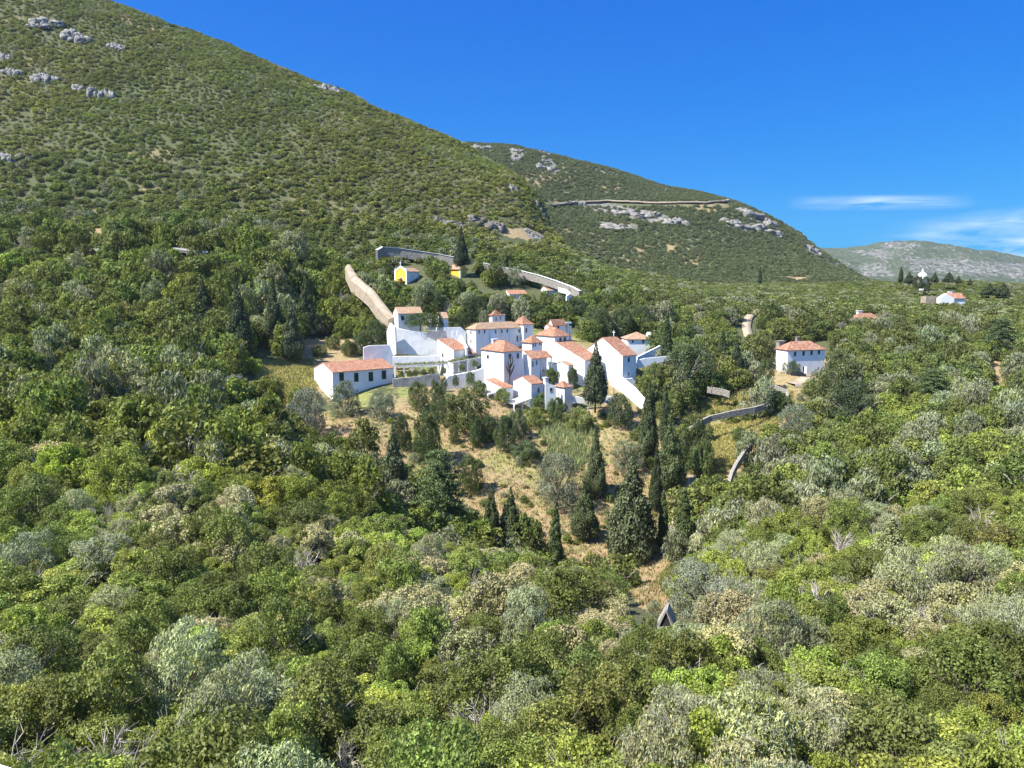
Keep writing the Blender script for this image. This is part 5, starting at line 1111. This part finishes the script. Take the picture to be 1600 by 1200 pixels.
nm = ['first', 'second', 'third', 'fourth', 'fifth', 'sixth', 'seventh', 'eighth', 'ninth', 'tenth', 'eleventh', 'twelfth', 'thirteenth', 'fourteenth', 'fifteenth', 'sixteenth', 'seventeenth', 'eighteenth', 'nineteenth', 'twentieth', 'twenty-first']
for k, (x, y, w, h) in enumerate(((728, 232, 22, 4), (752, 232, 26, 5), (808, 236, 20, 4), (808, 250, 14, 4), (850, 240, 16, 3), (852, 252, 12, 3), (854, 265, 38, 5), (905, 320, 18, 7), (975, 335, 40, 7), (1010, 340, 40, 7), (1055, 350, 36, 9), (1150, 352, 40, 7), (1200, 362, 44, 8), (1180, 340, 50, 9), (1280, 386, 26, 12), (1300, 402, 36, 7), (960, 357, 44, 5), (1260, 374, 24, 8), (1318, 412, 26, 8), (1272, 394, 22, 8), (1205, 350, 18, 6))):
    rock('rock_outcrop', 'grey limestone band on the middle mountain, ' + nm[k] + ' from the left' if False else 'limestone band on the middle mountain, ' + ('near its skyline' if y < 270 else 'in the middle of its slope' if x < 1100 else 'on its right shoulder') + ', ' + nm[k] + ' listed leftwards'.replace(' listed leftwards', ' of the bands'), x, y, w, h, groundB, 80 + k, 10, M_ROCKB)
# ---------------------------------------------------------------- roads, paths
def ribbon(name, pts, w, m, hf=ground, lift=.35, n=40):
    P = [Vector(p) for p in pts]; V = []; 
    for i in range(n + 1):
        t = i / n * (len(P) - 1); k = min(int(t), len(P) - 2); c = P[k].lerp(P[k + 1], t - k); d = (P[k + 1] - P[k]).normalized(); s = Vector((-d.y, d.x, 0)).normalized() * w / 2
        z = float(max(hf(np.array([c.x, c.x + s.x, c.x - s.x]), np.array([c.y, c.y + s.y, c.y - s.y])))) + lift; V += [(c.x + s.x, c.y + s.y, z), (c.x - s.x, c.y - s.y, z), (c.x - s.x, c.y - s.y, z - 1.5), (c.x + s.x, c.y + s.y, z - 1.5)]
    F = []
    for i in range(n):
        for a, b in ((0, 1), (1, 2), (3, 0)): F.append((4 * i + a, 4 * i + b, 4 * i + 4 + b, 4 * i + 4 + a))
    return tag(link(name, mesh_np(name, V, F, [m])), kind='structure')
rp = [at(x, y, Yr) for x, y, Yr in ((-60, 384, 268), (60, 384, 269), (130, 381, 270), (200, 381, 270), (280, 383, 270), (330, 386, 268))]
ribbon('road', rp, 6, M_TARMAC, lift=.2)
gr = root('guardrail', (rp[2].x, rp[2].y - 3, rp[2].z), 'pale guardrail along the road in the left wood', 'guardrail'); mb = MB()
for a, b in zip(rp[1:], rp[2:]):
    A, B = Vector((a.x, a.y - 3.2, gz(a.x, a.y) + .9)), Vector((b.x, b.y - 3.2, gz(b.x, b.y) + .9)); mb.prism([A, B, B + UP * .5, A + UP * .5], Vector((0, .1, 0)))
    for k in range(3): c = A.lerp(B, k / 3); MB().box(c - UP * 1.6 + Vector((0, .11, 0)), Vector((.2, 0, 0)), Vector((0, .2, 0)), UP * 2.1).build('post', M_METAL, gr)
mb.build('rail', M_METAL, gr)
pp = [hit(1170, 528), hit(1166, 512), hit(1168, 500), hit(1174, 492)]; ribbon('path', pp, 3.2, M_PAVE, lift=.25)
ribbon('track', [hit(1042, 870), hit(1052, 820), hit(1060, 780), hit(1085, 745)], 2.6, M_PAVE, lift=.1)
ribbon('yard_path', [hit(1235, 602), hit(1252, 600), hit(1262, 592)], 4, M_PAVE, lift=.1)
mr = [q for q in (hit(x, y, groundB, 600, 1300) for x, y in ((858, 324), (880, 321), (905, 318), (950, 316), (1000, 318), (1050, 319), (1100, 319), (1125, 317), (1136, 315))) if q]
ribbon('mountain_road', mr, 7, M_PAVE, groundB, 1.6, 60)
# ---------------------------------------------------------------- A-frame hut
ph = hit(1040, 985); ph = Vector((ph.x, ph.y, ph.z - .2)); hb = root('a_frame_hut', ph, 'weathered A-frame hut roof poking out of the scrub', 'hut')
d1 = dirv(-18); n1 = dirv(72); hw, hh, dl = .85, 2.0, 1.9; zb = ph.z + .2; c0 = Vector((ph.x, ph.y, zb + 1.3))
for s in (-1, 1): R = MB(); slab(R, [c0 + d1 * s * hw - UP * .9 - n1 * 0, c0 + d1 * s * hw - UP * .9 + n1 * dl, c0 + UP * .85 + n1 * dl, c0 + UP * .85], .1); R.build('roof', M_WOOD, hb)
MB().prism([c0 + d1 * hw * .93 - UP * .9, c0 - d1 * hw * .93 - UP * .9, c0 + UP * .75], n1 * (dl * .9)).build('gable', M_DARK, hb)
for s in (-1, 1): MB().prism([c0 + d1 * s * (hw + .1) - UP * 1.1 - n1 * .08, c0 + d1 * s * (hw - .12) - UP * 1.1 - n1 * .08, c0 + UP * .78 - n1 * .08, c0 + UP * 1.0 - n1 * .08], n1 * -.08).build('bargeboard', M_WOOD, hb)
for s in (-1, 1): MB().box(c0 + d1 * s * (hw - .2) - UP * 3.4, d1 * .12, n1 * .12, UP * 2.5).build('post', M_WOOD, hb)
# ---------------------------------------------------------------- parked car, lone post, crosses, viewpoint parapet
pc_ = hit(1247, 588); pc_ = Vector(pc_); car = root('parked_car', pc_ - UP * .2, 'dark parked car at the corner of the right-hand house', 'car'); dx, dyv = dirv(-5), dirv(85)
prof = [(0, .35), (0, .95), (.9, 1.05), (1.5, 1.5), (3.0, 1.52), (3.7, 1.05), (4.2, .95), (4.25, .35)]
zc = pc_ - UP * .2; MB().prism([zc + dx * x + UP * z - dx * 2 for x, z in prof], dyv * 1.7).build('body', M_CAR, car)
MB().prism([zc + dx * (x - 2) + UP * z - dyv * .01 for x, z in ((1.15, 1.1), (1.6, 1.42), (2.95, 1.44), (3.45, 1.1))], dyv * 1.72).build('windows', M_PANE, car)
for x in (.85, 3.4):
    for y in (0, 1.5): c = zc + dx * (x - 2) + dyv * (y - .02) + UP * .33; MB().tube([c, c + dyv * .24], .33, 12).build('wheel', M_TYRE, car)
pq = hit(1257, 589); tag(MB().box(pq - UP * 1, dx * .6, dyv * .6, UP * 4).build('white_pillar', M_WHITE, None, pq - UP), 'white pillar beside the parked car', 'pillar')
pl = at(919.3, 632, 186.5); tag(MB().tube([pl - UP * 2, pl + UP * 5.2], [.14, .1], 8).build('lamp_pole', M_METAL, None, pl), 'plain pale pole left of the church cypress trunk', 'pole')
c = onplane(958.5, 618, at(952, 615, 199.8), dirv(-55)); r = root('garden_cross', c, 'dark thin cross standing before the white stair wall', 'cross'); cross(r, c - UP * .2, dirv(-55), 2.4, M_STONE, 'cross_arms')
pv = at(0, 1200, 3.2); tag(MB().box(at(-100, 1197, 3.2) - UP * .3, Vector((.44, -.14, -.02)), Vector((0, .12, 0)), UP * .3).build('viewpoint_parapet', M_OLDWHITE, None, pv), 'pale parapet corner at the bottom left of the view', 'parapet')

# ---------------------------------------------------------------- thin summer haze
hz = MB(); c0 = Vector((-2600, -60, -250)); hz.box(c0, Vector((0, 3900, 0)), Vector((11500, 0, 0)), UP * 660)
hm = bpy.data.materials.new('haze'); hm.use_nodes = True; t = hm.node_tree; t.nodes.clear(); v = t.nodes.new('ShaderNodeVolumePrincipled'); v.inputs['Density'].default_value = .00004; v.inputs['Color'].default_value = (.80, .90, 1, 1); v.inputs['Anisotropy'].default_value = .2
t.links.new(v.outputs[0], t.nodes.new('ShaderNodeOutputMaterial').inputs['Volume']); tag(hz.build('haze', hm, None, c0), None, None, None, 'stuff')
